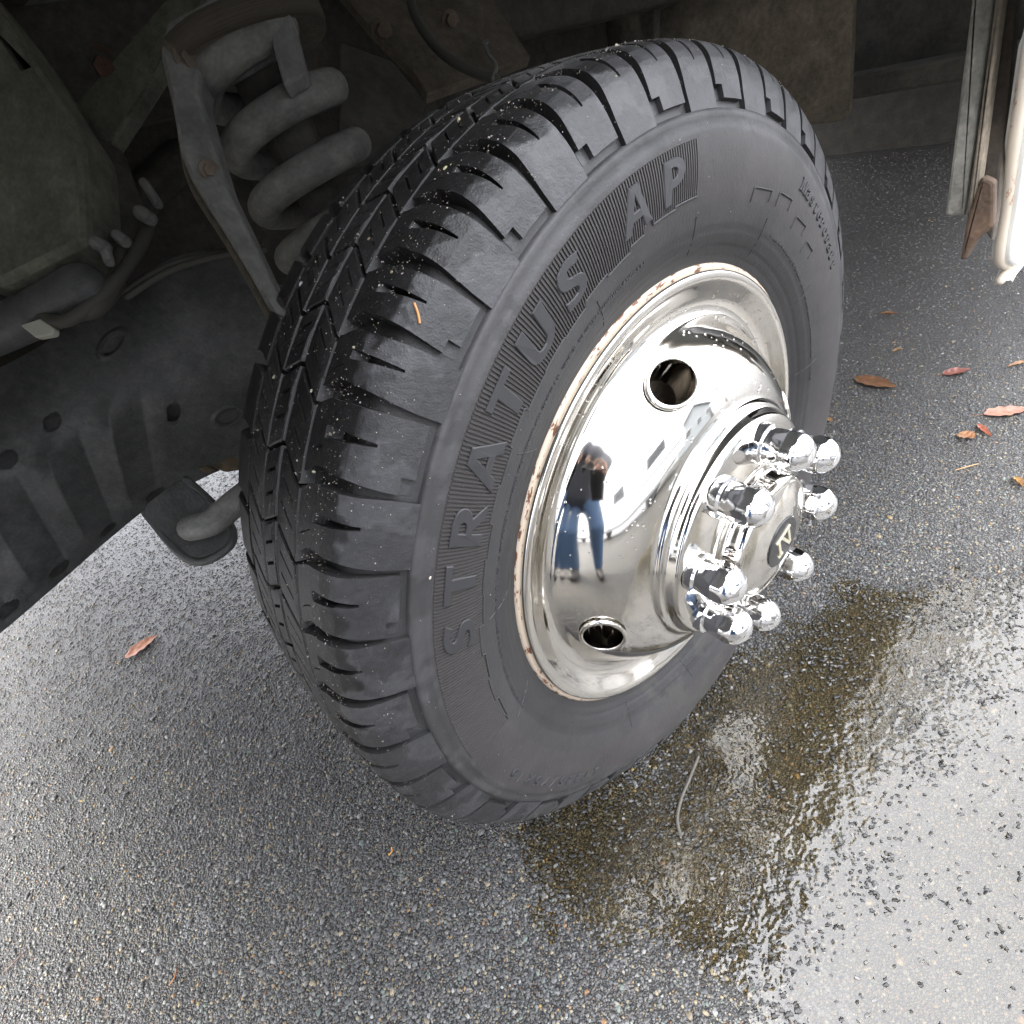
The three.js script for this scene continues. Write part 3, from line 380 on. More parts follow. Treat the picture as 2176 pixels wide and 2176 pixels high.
{ // ribbed axle guard
  const L = [[-0.6548,0.3,-0.5246], [-0.6125,0.3,-0.5399], [-0.5301,0.3,-0.5928], [-0.4513,0.3,-0.6459], [-0.3757,0.305,-0.6704], [-0.24,0.31,-0.6513], [-0.0931,0.31,-0.6493]].map(p => V3(p)), U = [[-0.611,0.5616,-0.7642], [-0.5455,0.5617,-0.7359], [-0.4639,0.5643,-0.6991], [-0.3651,0.5778,-0.6755], [-0.2408,0.6151,-0.6412], [-0.1258,0.626,-0.5898], [-0.0563,0.5417,-0.4991]].map(p => V3(p));
  const cl = new THREE.CatmullRomCurve3(L), cu = new THREE.CatmullRomCurve3(U), nu = 300, nv = 170, tow = V3(-0.3630, 0.7055, 0.3450);
  const out = V3(-.12, .25, .96).normalize(); // outward side of the guard
  const rib = (u, v) => { const k = (u - .208) * 6.4 + .5; const w = sstep(.74, .64, u) * sstep(0.02, .14, v) * sstep(.64, .42, v); return .024 * w * (Math.abs((k % 1) - .5) * 2 - .35) + .05 * Math.sin(PI * clamp(v)) ; };
  const holes = [[.733, .388, .014, .042], [.475, .663, .022, .04], [.358, .613, .024, .04], [.208, .06, .030, .026], [.342, .055, .028, .024], [.50, .05, .026, .022], [.667, .05, .026, .020]];
  const pos = (u, v, off) => { const p = cl.getPoint(u).lerp(cu.getPoint(u), v); let d = rib(u, v) + off; for (const [a, b] of [[.633, .80], [.833, .263], [.958, .763]]) { const r = Math.hypot((u - a) * 1.5, v - b); d += .004 * sstep(.055, .045, r) - .006 * sstep(.04, .03, r); } return p.addScaledVector(out, d).toArray(); };
  const mk = (off, flip) => { const P = [], I = []; for (let j = 0; j <= nv; j++) for (let i = 0; i <= nu; i++) P.push(...pos(i / nu, j / nv, off)); for (let j = 0; j < nv; j++) for (let i = 0; i < nu; i++) { const u = (i + .5) / nu, v = (j + .5) / nv; if (holes.some(([a, b, c, d]) => Math.abs((u - a) / c) ** 2.6 + Math.abs((v - b) / d) ** 2.2 < 1)) continue; const a = j * (nu + 1) + i, b = a + nu + 1; flip ? I.push(a, b, a + 1, a + 1, b, b + 1) : I.push(a, a + 1, b, b, a + 1, b + 1); } const g = new THREE.BufferGeometry(); g.setAttribute('position', new THREE.Float32BufferAttribute(P, 3)); g.setIndex(I); g.computeVertexNormals(); return g.toNonIndexed(); };
  const rim = []; { const P = [], I = []; const loop = []; for (let i = 0; i <= nu; i++) loop.push([i / nu, 0]); for (let j = 1; j <= nv; j++) loop.push([1, j / nv]); for (let i = nu - 1; i >= 0; i--) loop.push([i / nu, 1]); for (let j = nv - 1; j >= 0; j--) loop.push([0, j / nv]); for (const [u, v] of loop) P.push(...pos(u, v, 0), ...pos(u, v, -.006)); for (let k = 0; k < loop.length - 1; k++) I.push(2 * k, 2 * k + 1, 2 * k + 2, 2 * k + 2, 2 * k + 1, 2 * k + 3); const g = new THREE.BufferGeometry(); g.setAttribute('position', new THREE.Float32BufferAttribute(P, 3)); g.setIndex(I); g.computeVertexNormals(); rim.push(g.toNonIndexed()); }
  const solid = (() => { const P = [], I = []; for (let j = 0; j <= 20; j++) for (let i = 0; i <= 40; i++) P.push(...pos(i / 40, .012 + j / 20 * .97, -.028)); for (let j = 0; j < 20; j++) for (let i = 0; i < 40; i++) { const a = j * 41 + i, b = a + 41; I.push(a, a + 1, b, b, a + 1, b + 1); } const g = new THREE.BufferGeometry(); g.setAttribute('position', new THREE.Float32BufferAttribute(P, 3)); g.setIndex(I); g.computeVertexNormals(); return g; })(); part('dark_slot_backing', solid, M.blackSteel);  // dark sheet added behind the slots to stand in for their shade
  const g = mergeGeometries([mk(0, false), mk(-.006, true), ...rim]); part('axle_guard', g, M.blackSteel, 'black pressed-steel guard with ribs and slots under the chassis');
  part('axle_tube', tube([[-0.5979,0.3736,-0.7978], [-0.3902,0.3894,-0.7341], [-0.1812,0.4331,-0.6792], [-0.0454,0.456,-0.6395]], .05, 40, 20), M.dark);
}
{ // stabiliser link with its bracket
  part('link_bracket', plate(roundPoly([[-0.3888,0.396,-0.441], [-0.3285,0.4077,-0.4414], [-0.3211,0.3838,-0.4153], [-0.3172,0.3545,-0.372], [-0.3269,0.3399,-0.3505], [-0.3575,0.3336,-0.3503], [-0.3848,0.3376,-0.3719]], .014), .008, .003), M.blackSteel, 'black rounded bracket holding a grey rod');
  part('bracket_lip', tube([[-0.3871,0.3916,-0.4361], [-0.3827,0.3472,-0.3715], [-0.3743,0.3371,-0.357], [-0.3562,0.3365,-0.3446], [-0.3291,0.3444,-0.341], [-0.3179,0.3595,-0.3619], [-0.3213,0.386,-0.41], [-0.3264,0.4071,-0.432]], .0055, 60, 8), M.blackSteel);
  part('stabiliser_rod', tube([[-0.3561,0.3763,-0.3648], [-0.3346,0.3789,-0.3454], [-0.304,0.3874,-0.3402], [-0.2571,0.3959,-0.339], [-0.1991,0.4056,-0.3391]], .0165, 50, 18), M.arm, 'grey stabiliser rod end');
  part('tan_fitting', mergeGeometries([plate([[-0.2792,0.3654,-0.5352], [-0.2512,0.3704,-0.5211], [-0.2375,0.3601,-0.503], [-0.2482,0.3528,-0.5036], [-0.272,0.3556,-0.5218]], .012, .003), plate([[-0.2972,0.3717,-0.5378], [-0.285,0.3724,-0.5304], [-0.2808,0.3637,-0.5198], [-0.2931,0.3637,-0.5281]], .012, .003)].map(g => g.toNonIndexed ? (g.index ? g.toNonIndexed() : g) : g)), steel(.13, .10, .07, .8));
}
// bolt heads with washers
for (const [p, r] of [[[-0.3772,0.3605,-0.402], .007], [[-0.2991,0.7063,-0.5743], .010], [[-0.2624,0.6891,-0.5348], .008], [[-0.1043,0.8023,-0.3814], .010], [[-0.0528,0.8176,-0.3757], .009], [[-0.1571,0.7122,-0.3143], .006], [[0.2744,0.8233,-0.6039], .011], [[0.3938,0.8176,-0.5796], .010]]) { const n = camera.position.clone().sub(V3(p)).normalize().lerp(V3(0, 0, 1), .5).normalize(); part('bolt_head', mergeGeometries([orient(new THREE.CylinderGeometry(r * 1.5, r * 1.55, r * .35, 24), n.toArray(), p), orient(new THREE.CylinderGeometry(r * .92, r, r * 1.1, 6), n.toArray(), V3(p).addScaledVector(n, r * .6).toArray())].map(g => g.toNonIndexed())), steel(.15, .12, .10, .8)); }
// cables, clips and fittings
part('wire_clip', plate(roundPoly([[-0.3692,0.6205,-0.5224], [-0.3483,0.6216,-0.5095], [-0.3433,0.6091,-0.4952], [-0.3481,0.6037,-0.4936], [-0.3641,0.6051,-0.5054]], .003), .006, .002), new THREE.MeshStandardMaterial({ color: lin(.42, .42, .36), roughness: .6 }), 'pale plastic wiring clip');
part('brake_cable', tube([[-0.2575,0.614,-0.5173], [-0.2135,0.6235,-0.5115], [-0.1791,0.6265,-0.5062], [-0.1354,0.6243,-0.4904], [-0.0878,0.6174,-0.4677]], .0042, 60, 8), M.hose);
part('brake_cable', tube([[-0.2569,0.618,-0.5352], [-0.2133,0.628,-0.5302], [-0.1759,0.6303,-0.5225], [-0.1356,0.6269,-0.5077], [-0.0859,0.6222,-0.4855]], .0038, 60, 8), M.hose);
part('wiring_loom', tube([[-0.3291,0.6377,-0.5558], [-0.3225,0.6199,-0.5059], [-0.2977,0.617,-0.4869], [-0.2651,0.6301,-0.5067], [-0.2327,0.656,-0.538]], .010, 60, 10), M.hose);
part('wiring_loom', tube([[-0.3535,0.6295,-0.5348], [-0.3328,0.6151,-0.4935], [-0.2858,0.6262,-0.4872], [-0.215,0.6568,-0.5269], [-0.1835,0.6789,-0.5555]], .008, 60, 10), M.hose);
for (const [a, b, r] of [[[-0.1888,0.6909,-0.5398], [-0.1848,0.6835,-0.5306], .009], [[-0.1627,0.7193,-0.5626], [-0.1648,0.6948,-0.5423], .006], [[-0.2559,0.6765,-0.5119], [-0.2513,0.6693,-0.5025], .008], [[-0.2532,0.6652,-0.5], [-0.2566,0.6557,-0.4939], .006], [[-0.231,0.6766,-0.5104], [-0.2284,0.6693,-0.5023], .007]]) part('pipe_fitting', tube([a, V3(a).lerp(V3(b), .5).toArray(), b], r, 8, 12), M.arm);
part('gusset_panel', plate(roundPoly([[0.2648,0.9241,-0.7143], [0.2685,0.8179,-0.618], [0.2802,0.7625,-0.5612], [0.2722,0.7241,-0.5326], [0.4794,0.7416,-0.5005], [0.5052,0.8885,-0.6431]], .004), .012, .003), M.brown, 'brown dusty gusset plate behind the spring');
part('gusset_panel', plate([[0.1801,0.812,-0.5818], [0.2374,0.7787,-0.5443], [0.2494,0.7162,-0.5109], [0.1825,0.661,-0.4765], [0.0681,0.6688,-0.4995]], .012, .003), M.dark);
part('brake_hose', tube([[0.3066,0.8679,-0.5476], [0.2869,0.8302,-0.5273], [0.2734,0.8,-0.4947], [0.261,0.7642,-0.4414], [0.2667,0.7412,-0.4023], [0.276,0.7243,-0.3665]], .0068, 60, 12), M.hose, 'grey rubber brake hose curving down to the tyre');
part('hose_hook', tube([[0.2686,0.7252,-0.3646], [0.287,0.7401,-0.3731], [0.2914,0.7513,-0.3875], [0.2938,0.7602,-0.3938], [0.3001,0.7669,-0.4031], [0.3048,0.7682,-0.4011]], .0026, 40, 8), M.arm);
part('inner_panel', plate(roundPoly([[1.22,0.9927,-1.2712], [1.22,0.8649,-0.7605], [1.22,0.7135,-0.7716], [1.22,0.742,-1.3556]], .01), .015, .004), steel(.10, .095, .09, .9), 'grey dusty splash panel');
part('splash_flap', plate(roundPoly([[1.3,0.8706,-0.8068], [1.3,0.7495,-0.3229], [1.3,0.493,-0.2991], [1.3,0.4784,-0.316], [1.3,0.4994,-0.8323]], .012), .012, .004), M.brown, 'brown dusty splash flap behind the tyre');
part('splash_flap', plate(roundPoly([[3.6, 1.1, -1.95], [3.6, 1.1, .26], [3.6, -.002, .26], [3.6, -.002, -1.95]], .012), .012, .004), steel(.030, .026, .021, .9));  // stretched across the truck and down to the ground to block bright sky behind
part('fender_brace', plate(roundPoly([[0.5,0.6877,0.114], [0.5,0.6832,0.1328], [0.5,0.476,0.1536], [0.5,0.4767,0.1341]], .003), .01, .003), steel(.30, .295, .285, .85), 'grey scuffed strip along the fender edge');
part('fender_brace', plate(roundPoly([[0.492,0.6832,0.1356], [0.492,0.6815,0.1425], [0.492,0.5233,0.1608], [0.492,0.48,0.1645], [0.492,0.478,0.1574]], .002), .012, .003), steel(.22, .19, .16, .85));
part('rusted_flange', plate(roundPoly([[0.486,0.4785,0.159], [0.486,0.5193,0.1633], [0.486,0.5132,0.176], [0.486,0.4665,0.1864], [0.486,0.4542,0.1746], [0.486,0.4317,0.1685], [0.486,0.4304,0.1631]], .004), .008, .003), steel(.10, .066, .048, .85), 'rust-brown torn flange end');
part('fender_inner', plate([[0.52,0.6862,0.1295], [0.52,0.6824,0.1453], [0.52,0.6228,0.156], [0.52,0.4718,0.1799], [0.52,0.4428,0.1825], [0.52,0.4608,0.165]], .01, .003), steel(.07, .058, .05, .9));
// ---- white bodywork
const YB = [0.7114,0.3455,0.175][1];
const arch = [[.66, YB], ...[[0.677,0.3583,0.17], [0.6089,0.391,0.17], [0.5647,0.4601,0.17], [0.5167,0.5348,0.17], [0.487,0.5903,0.17], [0.4659,0.6295,0.17], [0.447,0.6644,0.17]].map(p => [p[0], p[1]]), [.22, .80], [.02, .868], [-.22, .868], [-.44, .82], [-.58, .70], [-.63, .55], [-.635, YB]];
const ZF = .19, ZB = -1.90;
function sidePanel(z) { const s = new THREE.Shape(); s.moveTo(.735, YB); s.lineTo(.735, 1.17); s.lineTo(-.86, 1.05); s.quadraticCurveTo(-.98, 1.03, -.99, .92); s.lineTo(-.99, YB); const c = new THREE.SplineCurve([...arch].reverse().map(p => new THREE.Vector2(...p))).getPoints(80); for (const p of c) s.lineTo(p.x, p.y); const g = new THREE.ExtrudeGeometry(s, { depth: .012, bevelEnabled: true, bevelThickness: .005, bevelSize: .005, bevelOffset: -.005, bevelSegments: 3 }); g.translate(0, 0, z - .017); return g; }
part('fender', sidePanel(ZF), M.white, 'white fender panel, rust-stained at its lower edge'); { const c = new THREE.SplineCurve(arch.slice(0, 9).map(p => new THREE.Vector2(...p))).getPoints(60).map(p => [p.x, p.y, ZF - .0125]); part('fender_edge', tube(c, .0062, 120, 10), new THREE.MeshPhysicalMaterial({ map: whiteT, roughness: .6, color: lin(.86, .76, .66) }), 'cream fender edge stained with rust'); }
part('fender', sidePanel(ZB + .017), M.plainWhite);
{ // bonnet shell, cab and coach body, all above and beside the picture
  const sh = (pts, z0, z1, bev = .01) => { const g = new THREE.ExtrudeGeometry(new THREE.Shape(pts.map(p => new THREE.Vector2(...p))), { depth: z1 - z0, bevelEnabled: true, bevelThickness: bev, bevelSize: bev, bevelOffset: -bev, bevelSegments: 2 }); g.translate(0, 0, z0); return g; };
  part('bonnet', sh([[-.99, .62], [-.99, .93], [-.86, 1.065], [.735, 1.185], [.735, 1.15], [-.84, 1.03], [-.955, .92], [-.955, .62]], ZB + .02, ZF - .02), M.plainWhite);
  part('bumper', bx(.12, .17, 2.05, -1.08, .60, -.855), M.plainWhite); part('grille', bx(.03, .26, 1.3, -1.0, .83, -.855), M.plastic);
  for (const z of [-.05, -1.66]) part('headlight', bx(.04, .17, .26, -1.0, .84, z), M.glass);
  part('firewall', bx(.03, .75, 2.0, 1.62, .86, -.86), M.dark);
  part('cab_floor', bx(1.2, .05, 2.02, 2.1, .52, -.86), M.dark);
  part('door', sh([[.737, .45], [1.78, .45], [1.78, 1.9], [1.35, 1.9], [.737, 1.2]], ZF - .05, ZF), M.plainWhite); part('door_window', sh([[.9, 1.25], [1.7, 1.25], [1.7, 1.8], [1.36, 1.8]], ZF - .01, ZF + .012), M.glass); part('windscreen', sh([[.76, 1.2], [1.36, 1.9], [1.34, 1.92], [.73, 1.21]], ZB + .05, ZF - .05, .004), M.glass); part('cab_roof', sh([[1.3, 1.88], [1.9, 1.92], [1.9, 1.98], [1.3, 1.95]], ZB, ZF), M.plainWhite);
  part('coach_body', bx(4.6, 2.4, 2.3, 4.1, 1.8, -.855), M.plainWhite);
  for (const z of [.0, -1.71]) { const g = lathe([[.2, -.1], [.34, -.11], [.363, -.08], [.363, .08], [.34, .11], [.2, .1], [.12, .02], [0, .02]], 48); g.rotateX(PI / 2); g.translate(4.2, .3635, z); part('rear_wheel', g, M.plastic); }
}
// ---------------------------------------------------------------- fallen leaves, needles and twig
function leafGeo(L, W, curl, lobes, seed, stem = .3) {
  const nu = 18, nv = 8, P = [], I = []; for (const sd of [0, 1]) for (let i = 0; i <= nu; i++) for (let j = 0; j <= nv; j++) { const u = i / nu, v = j / nv * 2 - 1; const w = W * Math.pow(Math.sin(PI * Math.pow(u, .8)), .75) * (1 + lobes * Math.sin(u * 26 + seed) * .5 + .35 * lobes * nz(u * 9, v > 0 ? 3 : 7, seed)); const y = .0012 + curl * (v * v) * Math.sin(PI * u) + .0016 * nz(u * 5, v * 2, seed) + curl * .6 * u * u - (sd ? .0005 : 0); P.push((u - .5) * L, y, v * w / 2 + .06 * L * Math.sin(u * 2.4)); }
  const N = (nu + 1) * (nv + 1); for (const sd of [0, 1]) for (let i = 0; i < nu; i++) for (let j = 0; j < nv; j++) { const a = sd * N + i * (nv + 1) + j, b = a + nv + 1; sd ? I.push(a, b, a + 1, a + 1, b, b + 1) : I.push(a, a + 1, b, b, a + 1, b + 1); }
  const g = new THREE.BufferGeometry(); g.setAttribute('position', new THREE.Float32BufferAttribute(P, 3)); g.setIndex(I); g.computeVertexNormals(); const C = []; for (let i = 0; i < P.length / 3; i++) { const n = .8 + .5 * nz(P[3 * i] * 120, seed, P[3 * i + 2] * 120); C.push(n, n * (1 - .15 * nz(P[3 * i] * 60, 2, seed)), n); } g.setAttribute('color', new THREE.Float32BufferAttribute(C, 3)); return g;
}
function leaf(a, b, W, col, label, seed, stem = true, group) {
  const dx = b[0] - a[0], dz = b[1] - a[1], L = Math.hypot(dx, dz), cx = (a[0] + b[0]) / 2, cz = (a[1] + b[1]) / 2; const o = thing('fallen_leaf', label, 'leaf', [cx, groundY(cx, cz) + .0015, cz], group); o.rotation.y = -Math.atan2(dz, dx);
  mesh('leaf_blade', leafGeo(L, W, .004 + .003 * nz(seed, 1, 1), .28, seed), new THREE.MeshPhysicalMaterial({ color: lin(...col), vertexColors: true, roughness: .55 }), o);
  if (stem) mesh('leaf_stem', new THREE.TubeGeometry(new THREE.CatmullRomCurve3([V3(-L * .5, .0015, 0), V3(-L * .62, .002, .002), V3(-L * .8, .0012, -.003)]), 12, .0007, 6), new THREE.MeshStandardMaterial({ color: lin(.12, .06, .03), roughness: .7 }), o);
}
leaf([-0.5883,-0.8081], [-0.5194,-0.813], .032, [.46, .22, .14], 'pale orange-brown dry leaf alone on the grey asphalt under the chassis', 1);
leaf([0.9738,-0.0922], [0.9542,0.0037], .045, [.15, .07, .03], 'wet brown leaf lying flat close behind the tyre', 2, false);
leaf([0.9016,0.175], [0.954,0.2317], .035, [.34, .17, .12], 'salmon-red leaf lying on open asphalt beyond the puddle', 3);
leaf([1.0424,0.0628], [1.0835,0.1], .028, [.2, .07, .05], 'small dark red leaf on the asphalt below the fender', 4);
leaf([0.8139,0.1585], [0.8066,0.1873], .03, [.28, .13, .06], 'small bright orange curled leaf beside a pale pebble', 5, false);
leaf([0.8617,0.1764], [0.8215,0.2092], .012, [.3, .1, .05], 'thin red-brown leaf sliver beside the salmon-red leaf', 6, false);
const scraps = ['rust-brown leaf scrap on the dark asphalt behind the tyre, farthest back under the truck', 'tiny tan leaf scrap between the tyre and the wet brown leaf', 'pale orange leaf strip below the white fender', 'yellow-orange leaf scrap close to the puddle edge', 'tiny orange leaf scrap touching the tyre'];
[[[1.353,-0.1787], [1.3549,-0.135], 7], [[1.1289,-0.0671], [1.1433,-0.0515], 8], [[1.1211,0.1598], [1.1524,0.1868], 10], [[0.7091,0.2675], [0.6786,0.2907], 11], [[0.7743,-0.0657], [0.7611,-0.0513], 14]].forEach(([a, b, s], i) => leaf(a, b, .011, [.32, .14 + .02 * (s % 3), .07], scraps[i], s, false));
function needle(a, b, label, r = .0008, col = [.3, .13, .05]) { const y = (p) => groundY(p[0], p[1]) + .003; const g = new THREE.TubeGeometry(new THREE.CatmullRomCurve3([V3(a[0], y(a), a[1]), V3((a[0] + b[0]) / 2 + .002, y(a) + .002, (a[1] + b[1]) / 2 + .003), V3(b[0], y(b), b[1])]), 16, r, 6); tag(mesh('pine_needle', g, new THREE.MeshStandardMaterial({ color: lin(...col), roughness: .6 })), label, 'needle'); }
needle([-0.6476,-0.1678], [-0.6581,-0.1582], 'short red-brown needle on the asphalt in front of the tyre'); needle([-0.8193,-0.3408], [-0.7922,-0.3468], 'long dark needle on the asphalt far from the tyre', .0008, [.12, .07, .05]); needle([0.6887,0.19], [0.7242,0.2137], 'straw-coloured needle on asphalt behind the lug covers', .0009, [.4, .25, .12]);
needle([-0.4021,-0.0757], [-0.3947,-0.081], 'orange needle scrap beside the foot of the tyre', .001, [.5, .25, .06]);
{ // needle lying on the tyre's shoulder
  const pts = [[127.6, .0880], [128.2, .0915], [128.9, .0945]].map(([a, s]) => { const p = onTyre(a * D, s, .0012); return V3(p[0], p[1] + RC, p[2]); }); tag(mesh('pine_needle', new THREE.TubeGeometry(new THREE.CatmullRomCurve3(pts), 16, .0008, 6), new THREE.MeshStandardMaterial({ color: lin(.46, .22, .07), roughness: .5 })), 'bright orange needle stuck to the tyre shoulder', 'needle');
}
{ const P = [[-0.0525,0.1366], [-0.0859,0.1444], [-0.1139,0.1509], [-0.1342,0.16], [-0.1464,0.1723]].map(([x, z]) => V3(x, WATER + .0005, z)); tag(mesh('twig', new THREE.TubeGeometry(new THREE.CatmullRomCurve3(P), 40, .0019, 8), new THREE.MeshStandardMaterial({ color: lin(.075, .068, .055), roughness: .6 })), 'thin grey twig lying in the puddle by the tyre', 'twig'); }
// ---------------------------------------------------------------- what the chrome mirrors: photographer, parked vehicles, house, trees
function sdfMesh(bones, cell, pad = .05, k = .03) { // surface nets over a smooth union of tapered capsules
  const lo = [1e9, 1e9, 1e9], hi = [-1e9, -1e9, -1e9]; for (const [a, b, ra, rb] of bones) for (let i = 0; i < 3; i++) { const r = Math.max(ra, rb) + pad; lo[i] = Math.min(lo[i], a[i] - r, b[i] - r); hi[i] = Math.max(hi[i], a[i] + r, b[i] + r); }
  const n = [0, 1, 2].map(i => Math.ceil((hi[i] - lo[i]) / cell) + 1), F = new Float32Array(n[0] * n[1] * n[2]), id = (x, y, z) => (z * n[1] + y) * n[0] + x;
  for (let z = 0; z < n[2]; z++) for (let y = 0; y < n[1]; y++) for (let x = 0; x < n[0]; x++) { const p = [lo[0] + x * cell, lo[1] + y * cell, lo[2] + z * cell]; let e = 0; for (const [a, b, ra, rb] of bones) { const d = [b[0] - a[0], b[1] - a[1], b[2] - a[2]], w = [p[0] - a[0], p[1] - a[1], p[2] - a[2]], l = d[0] * d[0] + d[1] * d[1] + d[2] * d[2], t = l ? clamp((w[0] * d[0] + w[1] * d[1] + w[2] * d[2]) / l) : 0; const dist = Math.hypot(w[0] - d[0] * t, w[1] - d[1] * t, w[2] - d[2] * t) - lerp(ra, rb, t); if (dist < k * 8) e += Math.exp(-dist / k * 2.5); } F[id(x, y, z)] = e > 0 ? -Math.log(e) * k / 2.5 : k * 8; }
  const V = [], I = [], vi = new Int32Array(n[0] * n[1] * n[2]).fill(-1), cs = [[0, 0, 0], [1, 0, 0], [0, 1, 0], [1, 1, 0], [0, 0, 1], [1, 0, 1], [0, 1, 1], [1, 1, 1]], ed = [[0, 1], [2, 3], [4, 5], [6, 7], [0, 2], [1, 3], [4, 6], [5, 7], [0, 4], [1, 5], [2, 6], [3, 7]];
  for (let z = 0; z < n[2] - 1; z++) for (let y = 0; y < n[1] - 1; y++) for (let x = 0; x < n[0] - 1; x++) { const f = cs.map(c => F[id(x + c[0], y + c[1], z + c[2])]); let s = [0, 0, 0], m = 0; for (const [a, b] of ed) if (f[a] < 0 !== f[b] < 0) { const t = f[a] / (f[a] - f[b]); for (let i = 0; i < 3; i++) s[i] += lerp(cs[a][i], cs[b][i], t); m++; } if (m) { vi[id(x, y, z)] = V.length / 3; V.push(lo[0] + (x + s[0] / m) * cell, lo[1] + (y + s[1] / m) * cell, lo[2] + (z + s[2] / m) * cell); } }
  const quad = (a, b, c, d, f) => f ? I.push(a, b, c, a, c, d) : I.push(a, c, b, a, d, c);
  for (let z = 1; z < n[2] - 1; z++) for (let y = 1; y < n[1] - 1; y++) for (let x = 1; x < n[0] - 1; x++) { const s = F[id(x, y, z)] < 0; if (s !== F[id(x + 1, y, z)] < 0) quad(vi[id(x, y - 1, z - 1)], vi[id(x, y, z - 1)], vi[id(x, y, z)], vi[id(x, y - 1, z)], s); if (s !== F[id(x, y + 1, z)] < 0) quad(vi[id(x - 1, y, z - 1)], vi[id(x - 1, y, z)], vi[id(x, y, z)], vi[id(x, y, z - 1)], s); if (s !== F[id(x, y, z + 1)] < 0) quad(vi[id(x - 1, y - 1, z)], vi[id(x, y - 1, z)], vi[id(x, y, z)], vi[id(x - 1, y, z)], s); }
  const g = new THREE.BufferGeometry(); g.setAttribute('position', new THREE.Float32BufferAttribute(V, 3)); g.setIndex(I); g.computeVertexNormals(); return g;
}
{ // the photographer, bending slightly to hold the phone low; forward is +x in his own frame, left is -z
  const cam = camera.position, px = -.86, pz = .62, yaw = Math.atan2(-(cam.z - pz), cam.x - px) + .1;
  const who = thing('person', 'person in dark jacket and blue jeans holding a phone low towards the wheel', 'person', [px, 0, pz]); who.rotation.y = yaw;
  who.updateMatrixWorld(true); const ph = who.worldToLocal(cam.clone().addScaledVector(V3(0, 0, 1).applyEuler(camera.rotation), .02)).toArray(); // where the phone is, in his frame
  const hip = .90, hx = -.05, sx = .13, sy = 1.38;
  const wristR = [ph[0] - .07, ph[1] + .015, ph[2] + .03], elbR = [(sx + wristR[0]) / 2 - .06, (sy + wristR[1]) / 2 - .02, .24], shR = [sx, sy, .19], shL = [sx - .02, sy, -.19], elbL = [sx - .06, 1.12, -.26], wristL = [sx + .10, .92, -.22];
  const kneeR = [.07, .49, .12], kneeL = [.05, .49, -.13], ankR = [-.03, .09, .13], ankL = [-.10, .09, -.16], neck = [sx + .03, sy + .08, 0], head = [sx + .10, sy + .22, 0];
  const fingers = (w, f, s) => { const o = []; for (let i = 0; i < 4; i++) { const y = .028 - i * .018, l = [.07, .078, .072, .058][i]; o.push([[w[0] + f * .045, w[1] + y, w[2]], [w[0] + f * (.045 + l * .5), w[1] + y * 1.1, w[2] + s * .022], .0095, .009], [[w[0] + f * (.045 + l * .5), w[1] + y * 1.1, w[2] + s * .022], [w[0] + f * (.04 + l), w[1] + y * 1.1, w[2] + s * .006], .009, .0075]); } o.push([[w[0] + f * .02, w[1] + .03, w[2]], [w[0] + f * .055, w[1] + .055, w[2] - s * .01], .011, .0095], [[w[0] + f * .055, w[1] + .055, w[2] - s * .01], [w[0] + f * .085, w[1] + .056, w[2] - s * .004], .0095, .008]); return o; };
  const body = [[[hx, hip, 0], [sx, sy, 0], .12, .12], [neck, [sx, sy, 0], .05, .07], [neck, head, .048, .06], [head, [head[0] + .01, head[1] + .05, 0], .078, .088], [[head[0] + .03, head[1] - .07, 0], [head[0] + .05, head[1] - .04, 0], .045, .05], [[head[0] + .085, head[1] + .005, 0], [head[0] + .10, head[1] - .02, 0], .010, .013], [[head[0], head[1], .082], [head[0], head[1] - .03, .080], .014, .01], [[head[0], head[1], -.082], [head[0], head[1] - .03, -.080], .014, .01],
    [shR, elbR, .05, .04], [elbR, wristR, .04, .026], [shL, elbL, .05, .04], [elbL, wristL, .04, .026], [[hx, hip - .04, .09], kneeR, .085, .055], [kneeR, ankR, .055, .035], [[hx, hip - .04, -.09], kneeL, .085, .055], [kneeL, ankL, .055, .035]];
  const skin = new THREE.MeshStandardMaterial({ color: lin(.42, .24, .17), roughness: .6 });
  const hand = w => sdfMesh([[w, [w[0] + .045, w[1] + .015, w[2]], .024, .026], [w, [w[0] + .045, w[1] - .018, w[2]], .024, .02], ...fingers(w, 1, 1)], .004, .02, .008);
  mesh('body', mergeGeometries([sdfMesh(body, .014, .05, .03), hand(wristR), hand([wristL[0], wristL[1] - .04, wristL[2]])].map(g => g.toNonIndexed())), skin, who);
  const jacket = [[[hx, hip - .06, 0], [sx - .01, sy - .02, 0], .165, .15], [[hx, hip + .05, .06], [sx - .02, sy - .05, .11], .12, .11], [[hx, hip + .05, -.06], [sx - .02, sy - .05, -.11], .12, .11], [[sx - .03, sy + .02, 0], [sx, sy + .06, 0], .1, .075], [shR, elbR, .078, .064], [elbR, [lerp(elbR[0], wristR[0], .9), lerp(elbR[1], wristR[1], .9), lerp(elbR[2], wristR[2], .9)], .064, .046], [shL, elbL, .078, .064], [elbL, wristL, .064, .05]];
  mesh('jacket', sdfMesh(jacket, .016, .05, .03), new THREE.MeshStandardMaterial({ color: lin(.022, .024, .032), roughness: .8 }), who);
  const jeans = [[[hx, hip + .04, 0], [hx, hip - .06, 0], .14, .15], [[hx, hip - .04, .09], kneeR, .108, .078], [kneeR, [ankR[0], ankR[1] + .03, ankR[2]], .078, .062], [[hx, hip - .04, -.09], kneeL, .108, .078], [kneeL, [ankL[0], ankL[1] + .03, ankL[2]], .078, .062]];
  mesh('jeans', sdfMesh(jeans, .014, .05, .02), new THREE.MeshStandardMaterial({ color: lin(.045, .085, .16), roughness: .85 }), who);
